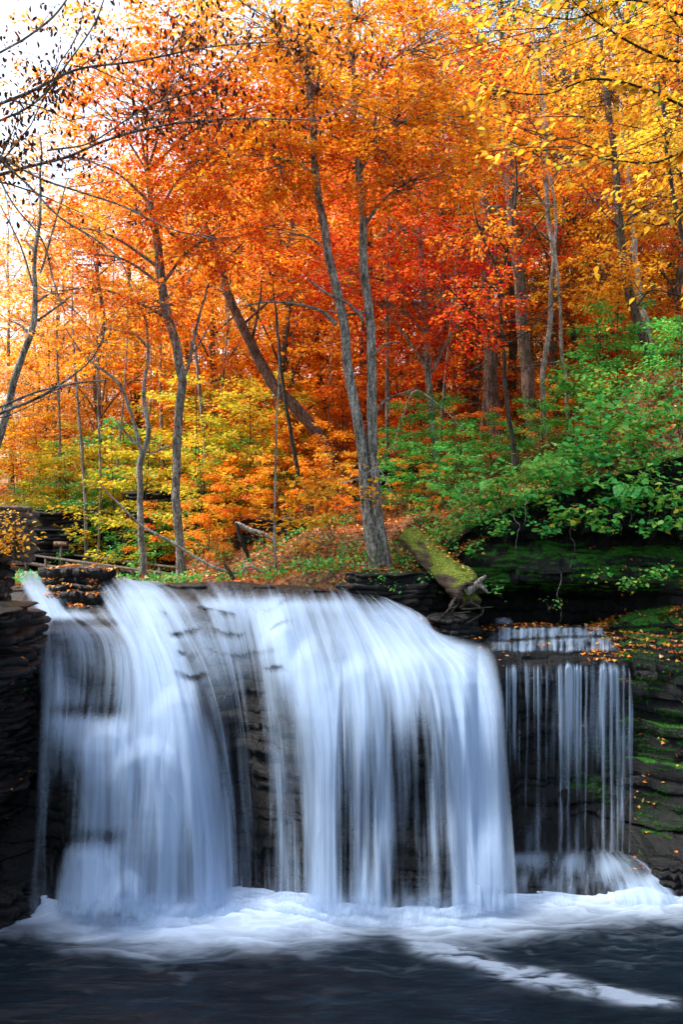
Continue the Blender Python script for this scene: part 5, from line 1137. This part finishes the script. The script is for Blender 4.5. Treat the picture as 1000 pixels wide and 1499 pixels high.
# hanging roots below the bank
for k, (a, b, l) in enumerate([(757, 770, .9), (838, 765, 1.4), (882, 750, .7), (908, 735, .9), (925, 745, .6), (950, 740, .5), (772, 750, .5), (985, 745, .6), (820, 855, 1.0)]):
    mb = MB(); p = P(a, b, 16.2); z = np.linspace(0, l, 14)
    mb.tube(np.stack([p[0] + (fbm(z * 4, k, 0, 3, 3) - .5) * .25, p[1] + 0 * z, p[2] + .25 - z], -1), np.linspace(.008, .003, 14), 4)
    o = mb.build('hanging_root', BARK_GREY, None, loc=p); tag(o, 'thin root dangling from the overhanging bank edge', 'root', 'roots hanging from the right bank')

# ------------------------------------------------------------------ fallen log
a, b = P(600, 785, 17.6), P(690, 868, 15.9)
root = empty('fallen_log', b); tag(root, 'mossy fallen log with a broken rotten end leaning down to the fall lip', 'log')
q = catmull([a, (a * .6 + b * .4) + [-.02, 0, .03], b], 30)
t_ = unit(b - a); k = 28; ang = np.arange(k) / k * 2 * math.pi; u_ = unit(np.cross(t_, [0, 0, 1.0])); w_ = np.cross(u_, t_)
rad = .25 + .06 * np.linspace(0, 1, 30) + (fbm(np.linspace(0, 5, 30), 2, 0, 8, 3) - .5) * .08
rows = []
for i in range(30):
    rr = rad[i] * (1 + (fbm(np.cos(ang) * 2 + 4, np.sin(ang) * 2 + 4, i * .25, 5, 5, .7) - .5) * .9)
    if i > 27: pass
    rows.append(q[i] + rr[:, None] * (np.cos(ang)[:, None] * u_ + np.sin(ang)[:, None] * w_) + (i == 29) * t_ * (fbm(np.cos(ang) * 4 + 9, np.sin(ang) * 4 + 9, 0, 2, 3) - .3)[:, None] * .35)
rows.append(q[-1] + (rows[-1] - q[-1]) * .62 - t_ * .12); rows.append(q[-1] + (rows[-1] - q[-1]) * .1 - t_ * .3)
G = np.array(rows)
mz = np.zeros(G[..., 0].size)
LOGR = rock_mat('mossy_log', dark=(.015, .01, .007), light=(.22, .15, .09), moss=.42, rough=.7, mosscol=((.05, .09, .01), (.25, .30, .03)))
grid_mesh('trunk', G, LOGR, root, wrap=True, vattr={'moss': mz + .75})
mb = MB(); mb.tube(catmull([P(684, 866, 15.8), P(696, 858, 15.7), P(703, 850, 15.6), P(712, 843, 15.6)], 10), np.linspace(.10, .025, 10), 8, rough=.25); mb.tube(catmull([P(700, 856, 15.65), P(708, 860, 15.6), P(714, 868, 15.6)], 6), np.linspace(.06, .02, 6), 6, rough=.2)
mb.build('broken_stub', BARK_GREY, root)
mb = MB()
for k in range(5):
    s = P(rng.uniform(655, 700), rng.uniform(868, 885), 15.8); mb.tube(catmull([s, s + [rng.normal(0, .15), -.05, -.15], s + [rng.normal(0, .3), -.1, -.35 * rng.random() - .1]], 7), np.linspace(.035, .01, 7), 5, rough=.2)
mb.build('splinters', BARK_DARK, root)
LL = Leafer(); n = 90; i = rng.integers(1, 28, n); C = q[i] + (rad[i] + .03)[:, None] * w_ + rng.normal(0, .09, (n, 1)) * u_
LL.add(C, rng.normal(0, 1, (n, 3)) * [1, 1, .1], w_ + rng.normal(0, .2, (n, 3)), rng.uniform(.05, .09, n), colors('litter', n, bright))
o = LL.build('leaves_on_log', T_OVAL, LITTERLEAF, None); tag(o, 'scattered brown leaves lying on the mossy log', 'leaves', kind='stuff')

# fallen limbs
def stick(name, label, spec, Y_, bark, k=7, tw=0):
    p, r = px_line(spec, Y_, 30); mb = MB(); mb.tube(p, r, k, rough=.12)
    if tw: grow(mb, p, r.max(), r.min(), 2, tw, .8, 3, .25)
    o = mb.build(name, bark, None, loc=p[len(p) // 2]); tag(o, label, 'branch'); return o
stick('fallen_branch', 'long thin pale fallen branch curving across behind the fall lip', [(145, 708, 2), (160, 725, 3), (180, 745, 4), (205, 768, 4.5), (250, 793, 5), (290, 818, 5), (325, 835, 6), (348, 838, 6), (366, 828, 6), (380, 836, 5), (392, 848, 4)], 19, BARK_PALE, tw=.4)
stick('broken_limb', 'thick pale grey bent limb propped over the dark slab', [(345, 766, 8), (362, 775, 9), (384, 783, 11), (397, 790, 11), (405, 806, 10), (412, 822, 11), (420, 842, 13)], 20.5, BARK_PALE, tw=.6)
stick('dark_stick', 'dark dead stick leaning down from the bent limb', [(345, 766, 6), (352, 790, 7), (362, 812, 7), (372, 842, 6)], 20.4, BARK_DARK)
stick('short_stake', 'short black broken stake sticking up behind the lip', [(331, 826, 6), (338, 838, 7), (346, 852, 7)], 18.5, BARK_DARK)
stick('arching_twig', 'long pale twig arching between the twin stems and the log', [(500, 708, 2), (530, 698, 2), (552, 685, 2.5), (570, 712, 2.5), (590, 738, 2)], 17.6, BARK_PALE)
stick('arched_vine', 'pale thin vine arching over the green saplings right of the twin stems', [(575, 665, 1.5), (590, 610, 2), (610, 572, 2.5), (640, 590, 2), (680, 630, 1.8)], 19.5, BARK_PALE)
stick('curled_branch', 'grey branch curling from the twin stems above the green saplings', [(612, 568, 1.5), (590, 575, 3), (560, 590, 4), (548, 615, 5)], 18.2, BARK_GREY)
stick('lying_twig', 'pale twig lying on the leaf litter left of the twin trunk base', [(470, 838, 2), (505, 828, 2.5), (540, 826, 2)], 17.5, BARK_PALE)
for k in range(26):
    a_ = rng.uniform(300, 720); b_ = rng.uniform(790, 850) if a_ < 620 else rng.uniform(740, 770); g = np.array(P(a_, b_, 17.9 + rng.random() * 1.5))
    mb = MB(); d_ = unit(rng.normal(0, 1, 3) * [1, .5, .5]); l = rng.uniform(.5, 1.3); q2 = catmull([g, g + d_ * l * .5 + [0, 0, .05], g + d_ * l], 8); mb.tube(q2, np.linspace(.009, .003, 8), 4); grow(mb, q2, .008, .003, 1, 3, .8, 3)
    o = mb.build('dead_twig', BARK_GREY, None, loc=g); tag(o, 'thin dead twig tangled in the ground cover behind the lip', 'twig', 'dead twigs behind the lip')

# ------------------------------------------------------------------ footbridge
A, B = P(262, 842, 20.0), P(12, 808, 28.0)
A2, B2 = A + (A - B) * .02, B + (B - A) * .10
root = empty('footbridge', (A + B) / 2 + [0, 0, -.6]); tag(root, 'low weathered wooden footbridge railing crossing behind the top of the falls', 'bridge')
perp = unit(np.cross(A - B, [0, 0, 1.0]))
for side in (0, 1):
    off = perp * side * 1.3 * (1 if perp[1] > 0 else -1)
    mb = MB(); mb.box(A2 + off, B2 + off, .13, .055); mb.build('top_rail', WOOD, root, smooth=False)
    mb = MB(); mb.box(A2 + off + [0, 0, -.28], B2 + off + [0, 0, -.28], .045, .11); mb.build('lower_rail', WOOD, root, smooth=False)
    for f in np.linspace(.0, 1, 8):
        p = A + (B - A) * f + off; mb = MB(); mb.box(p + [0, 0, -.75], p + [0, 0, -.03], .10, .10, up=unit(A - B)); mb.build('post', WOOD, root, smooth=False)
mb = MB(); m_ = perp * .65 * (1 if perp[1] > 0 else -1)
for f in np.linspace(-.02, 1.1, 58):
    p = A + (B - A) * f + m_; mb.box(p - perp * .72 + [0, 0, -.62], p + perp * .72 + [0, 0, -.62], .15, .04)
mb.build('deck', WOOD, root, smooth=False)

# name board on the rock
p = P(88, 796, 25.6)
root = empty('name_board', p); tag(root, 'small brown board with pale lettering before the dark outcrop', 'sign')
mb = MB(); mb.box(p + [-.22, 0, 0], p + [.22, 0, 0], .03, .15); mb.build('board', flat_mat('brown_board', (.17, .08, .04)), root, smooth=False)
mb = MB()
for x_ in (-.17, -.14, -.05, -.02, .02, .05, .08, .11, .15, .18):
    mb.box(p + [x_, -.022, -.035], p + [x_, -.022, .035], .014, .006, up=(0, 1, 0)); mb.box(p + [x_ - .01, -.022, rng.choice([-.03, 0, .03])], p + [x_ + .012, -.022, rng.choice([-.03, 0, .03])], .006, .012)
mb.build('lettering', flat_mat('pale_paint', (.6, .5, .38)), root, smooth=False)
mb = MB(); mb.box(p + [0, .04, -1.4], p + [0, .04, -.07], .07, .05, up=(0, 1, 0)); mb.build('post', WOOD, root, smooth=False)
